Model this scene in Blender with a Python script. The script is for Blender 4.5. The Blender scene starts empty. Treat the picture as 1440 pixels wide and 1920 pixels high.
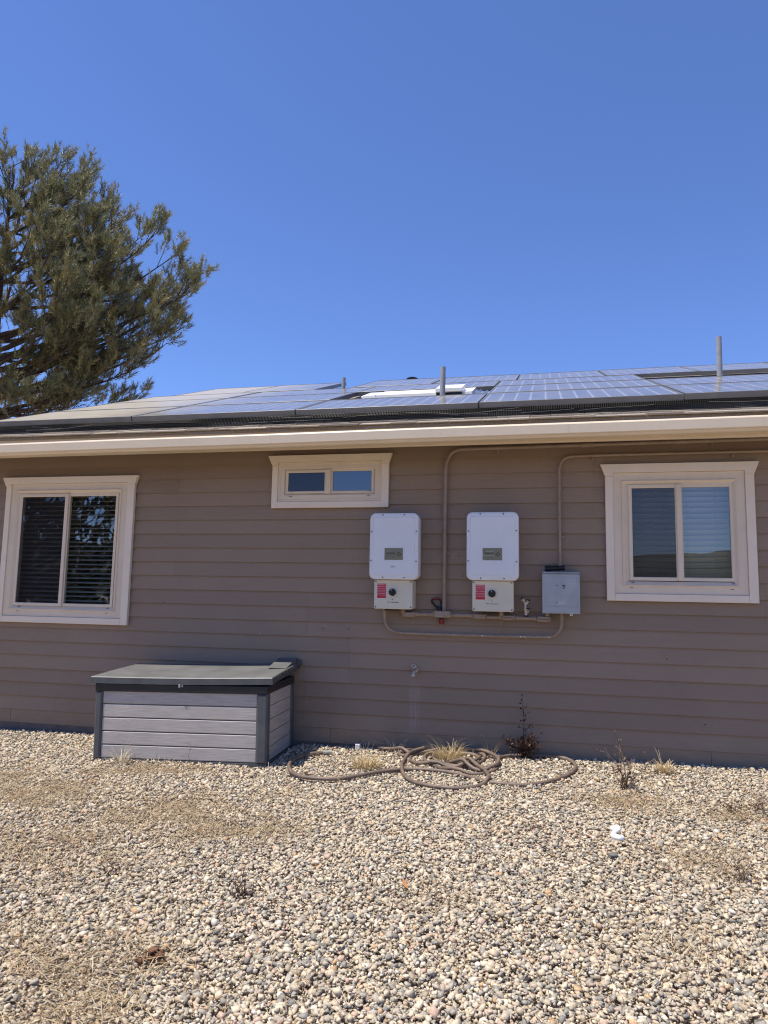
import bpy, bmesh, math, random
import numpy as np
from mathutils import Vector, Matrix

R = math.radians
sc = bpy.context.scene
C = sc.collection
random.seed(7)
rng = np.random.default_rng(11)

# ------------------------------------------------------------------ camera
cam = bpy.data.cameras.new('camera')
cam.sensor_fit = 'HORIZONTAL'
cam.sensor_width = 36.0
cam.lens = 36.0 * 1340.0 / 1440.0
cam.clip_start = 0.05
cam.clip_end = 3000
cam_ob = bpy.data.objects.new('camera', cam)
C.objects.link(cam_ob)
rt = Vector((0.97582815, 0.21773606, 0.01871975))
up = Vector((0.00717262, -0.11752202, 0.99304437))
fw = Vector((-0.21842156, 0.96890638, 0.11624303))
M = Matrix((rt, up, -fw)).transposed().to_4x4()
M.translation = Vector((0.0, -5.972, 1.286))
cam_ob.matrix_world = M
sc.camera = cam_ob

# ------------------------------------------------------------------ light
sun_vec = Vector((-0.33, -0.192, 1.0)).normalized()          # towards the sun
SUN_EL = math.asin(sun_vec.z)
SUN_AZ = math.atan2(sun_vec.x, sun_vec.y)
world = bpy.data.worlds.new('World')
sc.world = world
world.use_nodes = True
wn = world.node_tree
for n in list(wn.nodes):
    wn.nodes.remove(n)
sky = wn.nodes.new('ShaderNodeTexSky')
sky.sky_type = 'NISHITA'
sky.sun_disc = False
sky.sun_elevation = SUN_EL
sky.sun_rotation = SUN_AZ
sky.altitude = 1500
sky.air_density = 1.0
sky.dust_density = 0.0
sky.ozone_density = 6.0
bg = wn.nodes.new('ShaderNodeBackground')
bg.inputs['Strength'].default_value = 0.112
wo = wn.nodes.new('ShaderNodeOutputWorld')
tint = wn.nodes.new('ShaderNodeMix')
tint.data_type = 'RGBA'
tint.blend_type = 'MULTIPLY'
tint.inputs[0].default_value = 1.0
tint.inputs[7].default_value = (0.90, 0.95, 1.20, 1)
wn.links.new(sky.outputs[0], tint.inputs[6])
wn.links.new(tint.outputs[2], bg.inputs[0])
wn.links.new(bg.outputs[0], wo.inputs[0])

sun = bpy.data.lights.new('sun', 'SUN')
sun.energy = 4.0
sun.angle = R(0.53)
sun.color = (1.0, 0.95, 0.825)
sun_ob = bpy.data.objects.new('sun', sun)
C.objects.link(sun_ob)
sun_ob.rotation_euler = sun_vec.to_track_quat('Z', 'Y').to_euler()
sun_ob.location = (0, 0, 30)

sc.view_settings.view_transform = 'Standard'
sc.view_settings.look = 'None'
sc.view_settings.exposure = 0.6
sc.view_settings.gamma = 1.0
sc.view_settings.use_curve_mapping = False
sc.render.engine = 'CYCLES'
sc.cycles.max_bounces = 8
sc.cycles.transparent_max_bounces = 24
sc.cycles.use_denoising = True
sc.cycles.denoising_prefilter = 'NONE'
sc.cycles.filter_width = 1.15
sc.cycles.sample_clamp_indirect = 4.0
sc.cycles.caustics_reflective = False


# ------------------------------------------------------------------ materials
def mat(name):
    m = bpy.data.materials.new(name)
    m.use_nodes = True
    nt = m.node_tree
    b = nt.nodes['Principled BSDF']
    return m, nt, b


def nd(nt, typ, **kw):
    n = nt.nodes.new(typ)
    for k, v in kw.items():
        if k in n.inputs:
            n.inputs[k].default_value = v
        else:
            setattr(n, k, v)
    return n


def ramp(nt, fac, stops):
    r = nt.nodes.new('ShaderNodeValToRGB')
    while len(r.color_ramp.elements) < len(stops):
        r.color_ramp.elements.new(0.5)
    for e, (p, c) in zip(r.color_ramp.elements, stops):
        e.position = p
        e.color = (*c, 1) if len(c) == 3 else c
    nt.links.new(fac, r.inputs[0])
    return r.outputs[0]


def mixc(nt, fac, a, b, blend='MIX'):
    m = nt.nodes.new('ShaderNodeMix')
    m.data_type = 'RGBA'
    m.blend_type = blend
    for s, v in ((m.inputs[0], fac), (m.inputs[6], a), (m.inputs[7], b)):
        if hasattr(v, 'is_output'):
            nt.links.new(v, s)
        else:
            s.default_value = (*v, 1) if isinstance(v, tuple) and len(v) == 3 else v
    return m.outputs[2]


def math_(nt, op, a, b=None, clamp=False):
    m = nt.nodes.new('ShaderNodeMath')
    m.operation = op
    m.use_clamp = clamp
    for i, v in enumerate((a, b)):
        if v is None:
            continue
        if hasattr(v, 'is_output'):
            nt.links.new(v, m.inputs[i])
        else:
            m.inputs[i].default_value = v
    return m.outputs[0]


def pos(nt, scale=(1, 1, 1), obj=False):
    if obj:
        t = nt.nodes.new('ShaderNodeTexCoord').outputs['Object']
    else:
        t = nt.nodes.new('ShaderNodeNewGeometry').outputs['Position']
    mp = nt.nodes.new('ShaderNodeMapping')
    mp.inputs['Scale'].default_value = scale
    nt.links.new(t, mp.inputs[0])
    return mp.outputs[0]


def noise(nt, vec, scale, detail=3, rough=0.55, dist=0.0):
    n = nd(nt, 'ShaderNodeTexNoise')
    n.inputs['Scale'].default_value = scale
    n.inputs['Detail'].default_value = detail
    n.inputs['Roughness'].default_value = rough
    n.inputs['Distortion'].default_value = dist
    nt.links.new(vec, n.inputs['Vector'])
    return n.outputs[0]


def bump(nt, b, h, strength, dist=0.01):
    n = nt.nodes.new('ShaderNodeBump')
    n.inputs['Strength'].default_value = strength
    n.inputs['Distance'].default_value = dist
    nt.links.new(h, n.inputs['Height'])
    nt.links.new(n.outputs[0], b.inputs['Normal'])


def paint(name, col, rough=0.5, var=0.08, scale=6.0, grain=0.0, dirt=0.0, spec=0.4, metallic=0.0):
    m, nt, b = mat(name)
    p = pos(nt)
    f = noise(nt, p, scale, 4)
    c2 = tuple(max(0, v * (1 - var * 2)) for v in col)
    c1 = tuple(min(1, v * (1 + var)) for v in col)
    c = ramp(nt, f, [(0.3, c2), (0.7, c1)])
    if dirt:
        g = noise(nt, pos(nt, (1, 1, 0.35)), 22, 4, 0.65)
        fac = math_(nt, 'MULTIPLY', ramp(nt, g, [(0.5, (0, 0, 0)), (0.75, (1, 1, 1))]), dirt)
        c = mixc(nt, fac, c, tuple(v * 0.45 for v in col))
    nt.links.new(c, b.inputs['Base Color'])
    b.inputs['Roughness'].default_value = rough
    b.inputs['Metallic'].default_value = metallic
    b.inputs['Specular IOR Level'].default_value = spec
    if grain:
        h = noise(nt, pos(nt, (2.5, 30, 45)), 3.0, 5, 0.6, 0.6)
        bump(nt, b, h, grain, 0.004)
    return m


def siding_mat():
    m, nt, b = mat('siding_paint')
    oi = nt.nodes.new('ShaderNodeObjectInfo')
    p = pos(nt)
    big = noise(nt, p, 1.3, 4)
    base = ramp(nt, big, [(0.25, (0.282, 0.203, 0.143)), (0.75, (0.327, 0.238, 0.170))])
    tone = math_(nt, 'MULTIPLY_ADD', oi.outputs['Random'], 0.14)
    tone.node.inputs[2].default_value = 0.93
    tc = nt.nodes.new('ShaderNodeCombineColor')
    for i in range(3):
        nt.links.new(tone, tc.inputs[i])
    base = mixc(nt, 1.0, base, tc.outputs[0], 'MULTIPLY')
    # embossed wood grain on the boards, mostly smooth with cathedral swirls
    gv = nt.nodes.new('ShaderNodeVectorMath')
    gv.operation = 'ADD'
    off = nt.nodes.new('ShaderNodeCombineXYZ')
    nt.links.new(math_(nt, 'MULTIPLY', oi.outputs['Random'], 37.0), off.inputs[0])
    nt.links.new(pos(nt, (1.1, 1, 13)), gv.inputs[0])
    nt.links.new(off.outputs[0], gv.inputs[1])
    n1 = noise(nt, gv.outputs[0], 1.2, 2, 0.5, 1.2)
    rings = math_(nt, 'FRACT', math_(nt, 'MULTIPLY', n1, 26.0))
    fine = noise(nt, pos(nt, (7, 1, 210)), 1.0, 3, 0.6)
    h = math_(nt, 'ADD', math_(nt, 'MULTIPLY', rings, 0.5), math_(nt, 'MULTIPLY', fine, 0.6))
    bump(nt, b, h, 0.35, 0.0016)
    base = mixc(nt, math_(nt, 'MULTIPLY', rings, 0.10), base, (0.10, 0.078, 0.066))
    # dust, splash dirt near the ground and mineral streaks below the tap
    geo = nt.nodes.new('ShaderNodeNewGeometry')
    sx = nt.nodes.new('ShaderNodeSeparateXYZ')
    nt.links.new(geo.outputs['Position'], sx.inputs[0])
    low = nd(nt, 'ShaderNodeMapRange')
    low.inputs['From Min'].default_value = 0.42
    low.inputs['From Max'].default_value = 0.02
    nt.links.new(sx.outputs['Z'], low.inputs['Value'])
    dn = noise(nt, pos(nt, (1, 1, 1.6)), 7.0, 5, 0.65)
    d = math_(nt, 'MULTIPLY', low.outputs[0], ramp(nt, dn, [(0.42, (0, 0, 0)), (0.68, (1, 1, 1))]))
    base = mixc(nt, math_(nt, 'MULTIPLY', d, 0.45), base, (0.20, 0.155, 0.10))
    sp = noise(nt, p, 55.0, 2, 0.5)
    spk = ramp(nt, sp, [(0.70, (0, 0, 0)), (0.74, (1, 1, 1))])
    base = mixc(nt, math_(nt, 'MULTIPLY', spk, 0.22), base, (0.08, 0.06, 0.05))
    # tap streaks
    def band(v, a, bb, c, dd):
        r1 = nd(nt, 'ShaderNodeMapRange'); r1.interpolation_type = 'SMOOTHSTEP'
        r1.inputs['From Min'].default_value = a; r1.inputs['From Max'].default_value = bb
        r2 = nd(nt, 'ShaderNodeMapRange'); r2.interpolation_type = 'SMOOTHSTEP'
        r2.inputs['From Min'].default_value = dd; r2.inputs['From Max'].default_value = c
        nt.links.new(v, r1.inputs['Value']); nt.links.new(v, r2.inputs['Value'])
        return math_(nt, 'MULTIPLY', r1.outputs[0], r2.outputs[0])
    bx_ = band(sx.outputs['X'], -1.115, -1.085, -1.03, -1.0)
    bz_ = band(sx.outputs['Z'], 0.10, 0.26, 0.45, 0.66)
    st = noise(nt, pos(nt, (90, 1, 2.2)), 1.0, 4, 0.7)
    st = ramp(nt, st, [(0.40, (0, 0, 0)), (0.72, (1, 1, 1))])
    smask = math_(nt, 'MULTIPLY', math_(nt, 'MULTIPLY', bx_, bz_), st)
    base = mixc(nt, math_(nt, 'MULTIPLY', smask, 0.42), base, (0.46, 0.42, 0.38))
    nt.links.new(base, b.inputs['Base Color'])
    b.inputs['Roughness'].default_value = 0.62
    b.inputs['Specular IOR Level'].default_value = 0.3
    return m


def glass_mat(name, ior=2.3, tint=(0.8, 0.85, 0.85), rough=0.0, wave=0.0, dust=None):
    m = bpy.data.materials.new(name)
    m.use_nodes = True
    nt = m.node_tree
    nt.nodes.clear()
    out = nt.nodes.new('ShaderNodeOutputMaterial')
    ge = nt.nodes.new('ShaderNodeNewGeometry')
    dt = nt.nodes.new('ShaderNodeVectorMath')
    dt.operation = 'DOT_PRODUCT'
    nt.links.new(ge.outputs['Normal'], dt.inputs[0])
    nt.links.new(ge.outputs['Incoming'], dt.inputs[1])
    f0 = ((ior - 1) / (ior + 1)) ** 2
    c1 = math_(nt, 'SUBTRACT', 1.0, math_(nt, 'ABSOLUTE', dt.outputs['Value']))
    fres = math_(nt, 'MULTIPLY_ADD', math_(nt, 'POWER', c1, 5.0), 1 - f0)
    fres.node.inputs[2].default_value = f0
    tr = nt.nodes.new('ShaderNodeBsdfTransparent')
    tr.inputs[0].default_value = (*tint, 1)
    gl = nt.nodes.new('ShaderNodeBsdfGlossy')
    gl.inputs['Roughness'].default_value = rough
    gl.inputs['Color'].default_value = (1, 1, 1, 1)
    if wave:
        bn = nt.nodes.new('ShaderNodeBump')
        bn.inputs['Strength'].default_value = wave
        bn.inputs['Distance'].default_value = 0.01
        h = noise(nt, pos(nt, (1, 1, 2.2)), 3.2, 1.5, 0.4)
        nt.links.new(h, bn.inputs['Height'])
        nt.links.new(bn.outputs[0], gl.inputs['Normal'])
    mx = nt.nodes.new('ShaderNodeMixShader')
    nt.links.new(fres, mx.inputs[0])
    nt.links.new(tr.outputs[0], mx.inputs[1])
    nt.links.new(gl.outputs[0], mx.inputs[2])
    res = mx.outputs[0]
    if dust:
        col, lo, hi = dust
        df = nt.nodes.new('ShaderNodeBsdfDiffuse')
        df.inputs[0].default_value = (*col, 1)
        f = noise(nt, pos(nt, (1, 1, 1)), 4.0, 5, 0.65)
        mr = nd(nt, 'ShaderNodeMapRange')
        mr.inputs['From Min'].default_value = 0.3
        mr.inputs['From Max'].default_value = 0.7
        mr.inputs['To Min'].default_value = lo
        mr.inputs['To Max'].default_value = hi
        nt.links.new(f, mr.inputs['Value'])
        # the diffuse share rises strongly towards the pine end of the array
        sp = nt.nodes.new('ShaderNodeSeparateXYZ')
        nt.links.new(pos(nt), sp.inputs[0])
        ex = nd(nt, 'ShaderNodeMapRange')
        ex.interpolation_type = 'SMOOTHSTEP'
        ex.inputs['From Min'].default_value = -2.9
        ex.inputs['From Max'].default_value = -4.4
        ex.inputs['To Max'].default_value = 0.45
        nt.links.new(sp.outputs['X'], ex.inputs['Value'])
        dfac = math_(nt, 'ADD', mr.outputs[0], ex.outputs[0], True)
        m2 = nt.nodes.new('ShaderNodeMixShader')
        nt.links.new(dfac, m2.inputs[0])
        nt.links.new(res, m2.inputs[1])
        nt.links.new(df.outputs[0], m2.inputs[2])
        res = m2.outputs[0]
    nt.links.new(res, out.inputs[0])
    return m


def screen_mat():
    m = bpy.data.materials.new('insect_screen')
    m.use_nodes = True
    nt = m.node_tree
    nt.nodes.clear()
    out = nt.nodes.new('ShaderNodeOutputMaterial')
    tr = nt.nodes.new('ShaderNodeBsdfTransparent')
    df = nt.nodes.new('ShaderNodeBsdfDiffuse')
    df.inputs[0].default_value = (0.035, 0.032, 0.035, 1)
    mx = nt.nodes.new('ShaderNodeMixShader')
    mx.inputs[0].default_value = 0.42
    nt.links.new(tr.outputs[0], mx.inputs[1])
    nt.links.new(df.outputs[0], mx.inputs[2])
    nt.links.new(mx.outputs[0], out.inputs[0])
    return m


def attr_mat(name, rough=0.8, mult=1.0, nscale=0.0, bumps=0.0, trans=0.0, spec=0.25, sat=None):
    m, nt, b = mat(name)
    a = nt.nodes.new('ShaderNodeAttribute')
    a.attribute_name = 'tint'
    c = a.outputs['Color']
    if nscale:
        f = noise(nt, pos(nt), nscale, 3, 0.6)
        g = ramp(nt, f, [(0.3, (0.72, 0.70, 0.68)), (0.7, (1.15, 1.14, 1.12))])
        c = mixc(nt, 1.0, c, g, 'MULTIPLY')
        if bumps:
            bump(nt, b, f, bumps, 0.004)
    nt.links.new(c, b.inputs['Base Color'])
    b.inputs['Roughness'].default_value = rough
    b.inputs['Specular IOR Level'].default_value = spec
    if trans:
        tl = nt.nodes.new('ShaderNodeBsdfTranslucent')
        nt.links.new(c, tl.inputs[0])
        mx = nt.nodes.new('ShaderNodeMixShader')
        mx.inputs[0].default_value = trans
        nt.links.new(b.outputs[0], mx.inputs[1])
        nt.links.new(tl.outputs[0], mx.inputs[2])
        nt.links.new(mx.outputs[0], nt.nodes['Material Output'].inputs[0])
    return m


def gravel_ground_mat():
    m, nt, b = mat('gravel_ground')
    p = pos(nt)
    v = nd(nt, 'ShaderNodeTexVoronoi')
    v.inputs['Scale'].default_value = 48.0
    nt.links.new(p, v.inputs['Vector'])
    sh = nt.nodes.new('ShaderNodeSeparateColor')
    nt.links.new(v.outputs['Color'], sh.inputs[0])
    c = ramp(nt, sh.outputs[0], [(0.0, (0.16, 0.14, 0.12)), (0.3, (0.32, 0.27, 0.21)), (0.65, (0.46, 0.37, 0.26)), (1.0, (0.62, 0.52, 0.39))])
    soil = noise(nt, p, 1.1, 4, 0.6)
    c = mixc(nt, ramp(nt, soil, [(0.45, (0.1, 0.1, 0.1)), (0.65, (0.6, 0.6, 0.6))]), c, (0.30, 0.22, 0.14))
    nt.links.new(c, b.inputs['Base Color'])
    b.inputs['Roughness'].default_value = 0.9
    bump(nt, b, v.outputs['Distance'], 0.6, -0.02)
    return m


MT = {}
MT['siding'] = siding_mat()
MT['trim'] = paint('trim_paint', (0.81, 0.69, 0.555), 0.55, 0.02, 3, grain=0.2, dirt=0.06)
MT['vinyl'] = paint('vinyl_frame', (0.73, 0.61, 0.47), 0.4, 0.03, 4, dirt=0.06)
MT['gutter'] = paint('gutter_paint', (0.71, 0.59, 0.44), 0.38, 0.02, 2.5, dirt=0.07)
MT['soffit'] = paint('soffit_paint', (0.20, 0.155, 0.125), 0.7, 0.06, 3)
MT['conduit'] = paint('conduit_paint', (0.31, 0.23, 0.17), 0.45, 0.10, 14, dirt=0.15, spec=0.5)
MT['conduit2'] = paint('fitting_paint', (0.335, 0.248, 0.185), 0.5, 0.12, 25, dirt=0.2)
MT['inv_white'] = paint('powder_coat_white', (0.72, 0.73, 0.74), 0.42, 0.02, 3, dirt=0.05)
MT['inv_cream'] = paint('powder_coat_cream', (0.66, 0.605, 0.475), 0.45, 0.03, 4, dirt=0.06)
MT['grey_box'] = paint('galvanised_grey', (0.36, 0.38, 0.40), 0.42, 0.07, 7, dirt=0.10, metallic=0.25)
MT['black'] = paint('black_plastic', (0.012, 0.012, 0.013), 0.42, 0.1, 8)
MT['screw'] = paint('screw_steel', (0.16, 0.16, 0.17), 0.4, 0.1, 30, metallic=0.8)
MT['red'] = paint('red_label', (0.50, 0.02, 0.045), 0.5, 0.05, 10)
MT['red_plastic'] = paint('red_plastic', (0.26, 0.016, 0.018), 0.4, 0.1, 20)
MT['white_print'] = paint('white_print', (0.75, 0.70, 0.70), 0.6, 0.05, 40)
MT['dark_print'] = paint('dark_print', (0.06, 0.06, 0.07), 0.6, 0.05, 40)
MT['lcd_plate'] = paint('keypad_olive', (0.20, 0.19, 0.125), 0.35, 0.05, 20)
MT['lcd'] = paint('lcd_glass', (0.13, 0.135, 0.10), 0.15, 0.05, 20)
MT['peel'] = paint('peeling_film', (0.45, 0.43, 0.33), 0.6, 0.15, 60)
MT['brass'] = paint('weathered_brass', (0.62, 0.54, 0.44), 0.38, 0.25, 40, metallic=0.5)
MT['pipe'] = paint('vent_pipe_grey', (0.34, 0.345, 0.36), 0.5, 0.08, 12, dirt=0.15)
MT['white_metal'] = paint('white_enamel', (0.82, 0.80, 0.76), 0.35, 0.03, 5, dirt=0.05)
MT['alu'] = paint('crinkled_flashing', (0.6, 0.6, 0.6), 0.3, 0.1, 12, metallic=0.85)
MT['panel_frame'] = paint('anodised_frame', (0.19, 0.193, 0.20), 0.42, 0.08, 6, metallic=0.35)
MT['wire'] = paint('black_wire', (0.055, 0.052, 0.048), 0.5, 0.1, 10)
MT['wire_pale'] = paint('bare_wire', (0.42, 0.39, 0.34), 0.5, 0.1, 10)
MT['backsheet'] = paint('white_backsheet', (0.74, 0.75, 0.78), 0.4, 0.02, 5)
MT['interior'] = paint('room_paint', (0.16, 0.14, 0.12), 0.8, 0.03, 2)
MT['slat'] = paint('blind_slat', (0.42, 0.405, 0.385), 0.5, 0.02, 5)
MT['slat_cord'] = paint('blind_cord', (0.30, 0.30, 0.29), 0.8, 0.02, 5)
MT['bark'] = paint('pine_bark', (0.085, 0.058, 0.043), 0.9, 0.25, 9)
MT['cone'] = paint('cone_brown', (0.05, 0.034, 0.025), 0.8, 0.2, 30)
MT['concrete'] = paint('painted_foundation', (0.17, 0.137, 0.118), 0.75, 0.12, 9, dirt=0.25)
MT['hills'] = paint('dry_hills', (0.085, 0.09, 0.052), 0.95, 0.25, 0.05)
MT['pane'] = glass_mat('window_glass', 2.2, tint=(0.80, 0.83, 0.83), wave=0.03)
MT['screen'] = screen_mat()
MT['solar_glass'] = glass_mat('solar_glass', 1.5, (0.92, 0.94, 0.97), 0.12, 0.0, dust=((0.46, 0.405, 0.33), 0.13, 0.27))
MT['foam'] = paint('white_foam', (0.85, 0.84, 0.81), 0.7, 0.04, 20)
MT['rubber'] = paint('hose_end', (0.45, 0.42, 0.37), 0.5, 0.1, 30, metallic=0.4)
MT['leaf'] = paint('dry_leaf', (0.50, 0.21, 0.07), 0.7, 0.15, 60)
MT['scat'] = paint('reddish_brown_scales', (0.16, 0.070, 0.030), 0.75, 0.35, 50)
MT['darkrock'] = paint('dark_stone', (0.20, 0.185, 0.165), 0.8, 0.2, 40)


def cell_mat():
    m, nt, b = mat('solar_cell')
    p = pos(nt)
    f = noise(nt, p, 3.0, 3)
    c = ramp(nt, f, [(0.3, (0.030, 0.034, 0.052)), (0.7, (0.042, 0.047, 0.068))])
    nt.links.new(c, b.inputs['Base Color'])
    b.inputs['Roughness'].default_value = 0.3
    return m


MT['cell'] = cell_mat()


def shingle_mat():
    m, nt, b = mat('asphalt_shingle')
    oi = nt.nodes.new('ShaderNodeObjectInfo')
    p = pos(nt)
    g = noise(nt, p, 260, 2, 0.7)
    f = noise(nt, pos(nt, (4, 1, 1)), 3.0, 3)
    c = ramp(nt, oi.outputs['Random'], [(0.0, (0.17, 0.13, 0.10)), (0.35, (0.36, 0.29, 0.22)), (0.7, (0.52, 0.44, 0.345)), (1.0, (0.29, 0.26, 0.23))])
    c = mixc(nt, f, c, (0.27, 0.22, 0.17))
    gr = ramp(nt, g, [(0.35, (0.55, 0.55, 0.55)), (0.65, (1.3, 1.3, 1.3))])
    c = mixc(nt, 1.0, c, gr, 'MULTIPLY')
    nt.links.new(c, b.inputs['Base Color'])
    b.inputs['Roughness'].default_value = 0.95
    bump(nt, b, g, 0.6, 0.003)
    return m


MT['shingle'] = shingle_mat()


def resin_mat(name, col, streak=True, rough=0.55):
    m, nt, b = mat(name)
    f = noise(nt, pos(nt, (6, 6, 150) if streak else (5, 5, 5), obj=True), 1.0, 4, 0.65)
    g = noise(nt, pos(nt, (1, 1, 1), obj=True), 3.0, 4, 0.6)
    c = ramp(nt, f, [(0.28, tuple(v * 0.70 for v in col)), (0.72, tuple(v * 1.15 for v in col))])
    c = mixc(nt, math_(nt, 'MULTIPLY', ramp(nt, g, [(0.45, (0, 0, 0)), (0.7, (1, 1, 1))]), 0.25), c, tuple(v * 1.25 for v in col))
    nt.links.new(c, b.inputs['Base Color'])
    b.inputs['Roughness'].default_value = rough
    b.inputs['Specular IOR Level'].default_value = 0.35
    bump(nt, b, f, 0.5 if streak else 0.15, 0.002)
    return m


MT['plank'] = resin_mat('box_plank', (0.49, 0.442, 0.402))
MT['resin_dark'] = resin_mat('box_dark_resin', (0.10, 0.102, 0.108), False, 0.5)
MT['resin_lid'] = resin_mat('box_lid_resin', (0.150, 0.146, 0.142), False, 0.48)
MT['resin_black'] = resin_mat('box_black_resin', (0.022, 0.022, 0.024), False, 0.45)
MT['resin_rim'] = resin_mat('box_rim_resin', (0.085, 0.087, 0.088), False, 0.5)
MT['hose'] = paint('hose_rubber', (0.20, 0.145, 0.112), 0.55, 0.18, 9, dirt=0.25)
MT['ground'] = gravel_ground_mat()
MT['stones'] = attr_mat('stones', 0.82, 1, 120.0, 0.3)
MT['straw'] = attr_mat('straw', 0.75, trans=0.15)
MT['needles'] = attr_mat('needles', 0.5, trans=0.18, spec=0.45)
MT['weed'] = attr_mat('dead_weed', 0.85, trans=0.1)


# ------------------------------------------------------------------ geometry helpers
def put(ob, parent=None, label=None, cat=None, group=None, kind=None):
    C.objects.link(ob)
    if parent is not None:
        ob.parent = parent
    if label:
        ob['label'] = label
    if cat:
        ob['category'] = cat
    if group:
        ob['group'] = group
    if kind:
        ob['kind'] = kind
    return ob


def empty(name, loc, label=None, cat=None, group=None, rot=(0, 0, 0), kind=None):
    o = bpy.data.objects.new(name, None)
    o.empty_display_size = 0.1
    o.location = loc
    o.rotation_euler = rot
    return put(o, None, label, cat, group, kind)


def copy_tree(o, parent=None):
    c = o.copy()
    C.objects.link(c)
    c.parent = parent
    for ch in list(o.children):
        copy_tree(ch, c)
    return c


class MB:
    def __init__(self):
        self.v = []
        self.f = []

    def add(self, vs, fs):
        n = len(self.v)
        self.v += [tuple(p) for p in vs]
        self.f += [tuple(i + n for i in f) for f in fs]
        return self

    def box(self, x0, x1, y0, y1, z0, z1):
        vs = [(x0, y0, z0), (x1, y0, z0), (x1, y1, z0), (x0, y1, z0), (x0, y0, z1), (x1, y0, z1), (x1, y1, z1), (x0, y1, z1)]
        fs = [(0, 3, 2, 1), (4, 5, 6, 7), (0, 1, 5, 4), (1, 2, 6, 5), (2, 3, 7, 6), (3, 0, 4, 7)]
        return self.add(vs, fs)

    def bevel_box(self, x0, x1, y0, y1, z0, z1, r=0.004):
        # front (y0) edges and corners chamfered
        def ring(y, i):
            return [(x0 + i, y, z0 + i), (x1 - i, y, z0 + i), (x1 - i, y, z1 - i), (x0 + i, y, z1 - i)]
        vs = ring(y1, 0) + ring(y0 + r, 0) + ring(y0, r)
        fs = [(0, 3, 2, 1), (8, 9, 10, 11)]
        for k in (0, 4):
            for i in range(4):
                j = (i + 1) % 4
                fs.append((k + i, k + j, k + 4 + j, k + 4 + i))
        return self.add(vs, fs)

    def prism_xz(self, pts, y0, y1):
        # polygon in XZ extruded between y0 (front) and y1 (back)
        n = len(pts)
        vs = [(x, y0, z) for x, z in pts] + [(x, y1, z) for x, z in pts]
        fs = [tuple(range(n)), tuple(reversed(range(n, 2 * n)))]
        for i in range(n):
            j = (i + 1) % n
            fs.append((i, n + i, n + j, j))
        return self.add(vs, fs)

    def prism_yz(self, pts, x0, x1):
        n = len(pts)
        vs = [(x0, y, z) for y, z in pts] + [(x1, y, z) for y, z in pts]
        fs = [tuple(range(n)), tuple(reversed(range(n, 2 * n)))]
        for i in range(n):
            j = (i + 1) % n
            fs.append((i, n + i, n + j, j))
        return self.add(vs, fs)

    def ring_xz(self, x0, x1, z0, z1, prof):
        # mitred rectangular frame; prof = [(inset, y), ...]
        vs, fs = [], []
        for i, y in prof:
            vs += [(x0 + i, y, z0 + i), (x1 - i, y, z0 + i), (x1 - i, y, z1 - i), (x0 + i, y, z1 - i)]
        for k in range(len(prof) - 1):
            for i in range(4):
                j = (i + 1) % 4
                fs.append((k * 4 + i, k * 4 + j, k * 4 + 4 + j, k * 4 + 4 + i))
        return self.add(vs, fs)

    def cyl(self, p, q, r0, r1=None, n=12, caps=True):
        r1 = r0 if r1 is None else r1
        p, q = Vector(p), Vector(q)
        d = (q - p).normalized()
        a = d.orthogonal().normalized()
        b = d.cross(a)
        vs, fs = [], []
        for c, r in ((p, r0), (q, r1)):
            for i in range(n):
                t = 2 * math.pi * i / n
                vs.append(c + (a * math.cos(t) + b * math.sin(t)) * r)
        for i in range(n):
            j = (i + 1) % n
            fs.append((i, j, n + j, n + i))
        if caps:
            fs += [tuple(reversed(range(n))), tuple(range(n, 2 * n))]
        return self.add(vs, fs)

    def tube(self, pts, r, n=8, caps=True):
        pts = [Vector(p) for p in pts]
        rs = r if isinstance(r, (list, tuple)) else [r] * len(pts)
        vs, fs = [], []
        a = None
        for i, p in enumerate(pts):
            d = (pts[min(i + 1, len(pts) - 1)] - pts[max(i - 1, 0)]).normalized()
            if a is None:
                a = d.orthogonal().normalized()
            else:
                a = (a - d * a.dot(d))
                a = a.normalized() if a.length > 1e-6 else d.orthogonal().normalized()
            b = d.cross(a)
            for k in range(n):
                t = 2 * math.pi * k / n
                vs.append(p + (a * math.cos(t) + b * math.sin(t)) * rs[i])
        for i in range(len(pts) - 1):
            for k in range(n):
                j = (k + 1) % n
                fs.append((i * n + k, i * n + j, (i + 1) * n + j, (i + 1) * n + k))
        if caps:
            fs += [tuple(reversed(range(n))), tuple(range((len(pts) - 1) * n, len(pts) * n))]
        return self.add(vs, fs)

    def ball(self, c, r, n=8, m=6, s=(1, 1, 1)):
        vs, fs = [], []
        for i in range(m + 1):
            ph = math.pi * i / m
            for k in range(n):
                t = 2 * math.pi * k / n
                vs.append((c[0] + r * s[0] * math.sin(ph) * math.cos(t), c[1] + r * s[1] * math.sin(ph) * math.sin(t), c[2] + r * s[2] * math.cos(ph)))
        for i in range(m):
            for k in range(n):
                j = (k + 1) % n
                fs.append((i * n + k, (i + 1) * n + k, (i + 1) * n + j, i * n + j))
        return self.add(vs, fs)

    def mesh(self, name, material, smooth=False, off=(0, 0, 0)):
        me = bpy.data.meshes.new(name)
        me.from_pydata([(x - off[0], y - off[1], z - off[2]) for x, y, z in self.v], [], self.f)
        bm = bmesh.new()
        bm.from_mesh(me)
        bmesh.ops.recalc_face_normals(bm, faces=bm.faces)
        bm.to_mesh(me)
        bm.free()
        if smooth:
            me.polygons.foreach_set('use_smooth', [True] * len(me.polygons))
            try:
                me.set_sharp_from_angle(angle=R(40))
            except Exception:
                pass
        me.materials.append(material)
        return me

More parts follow.
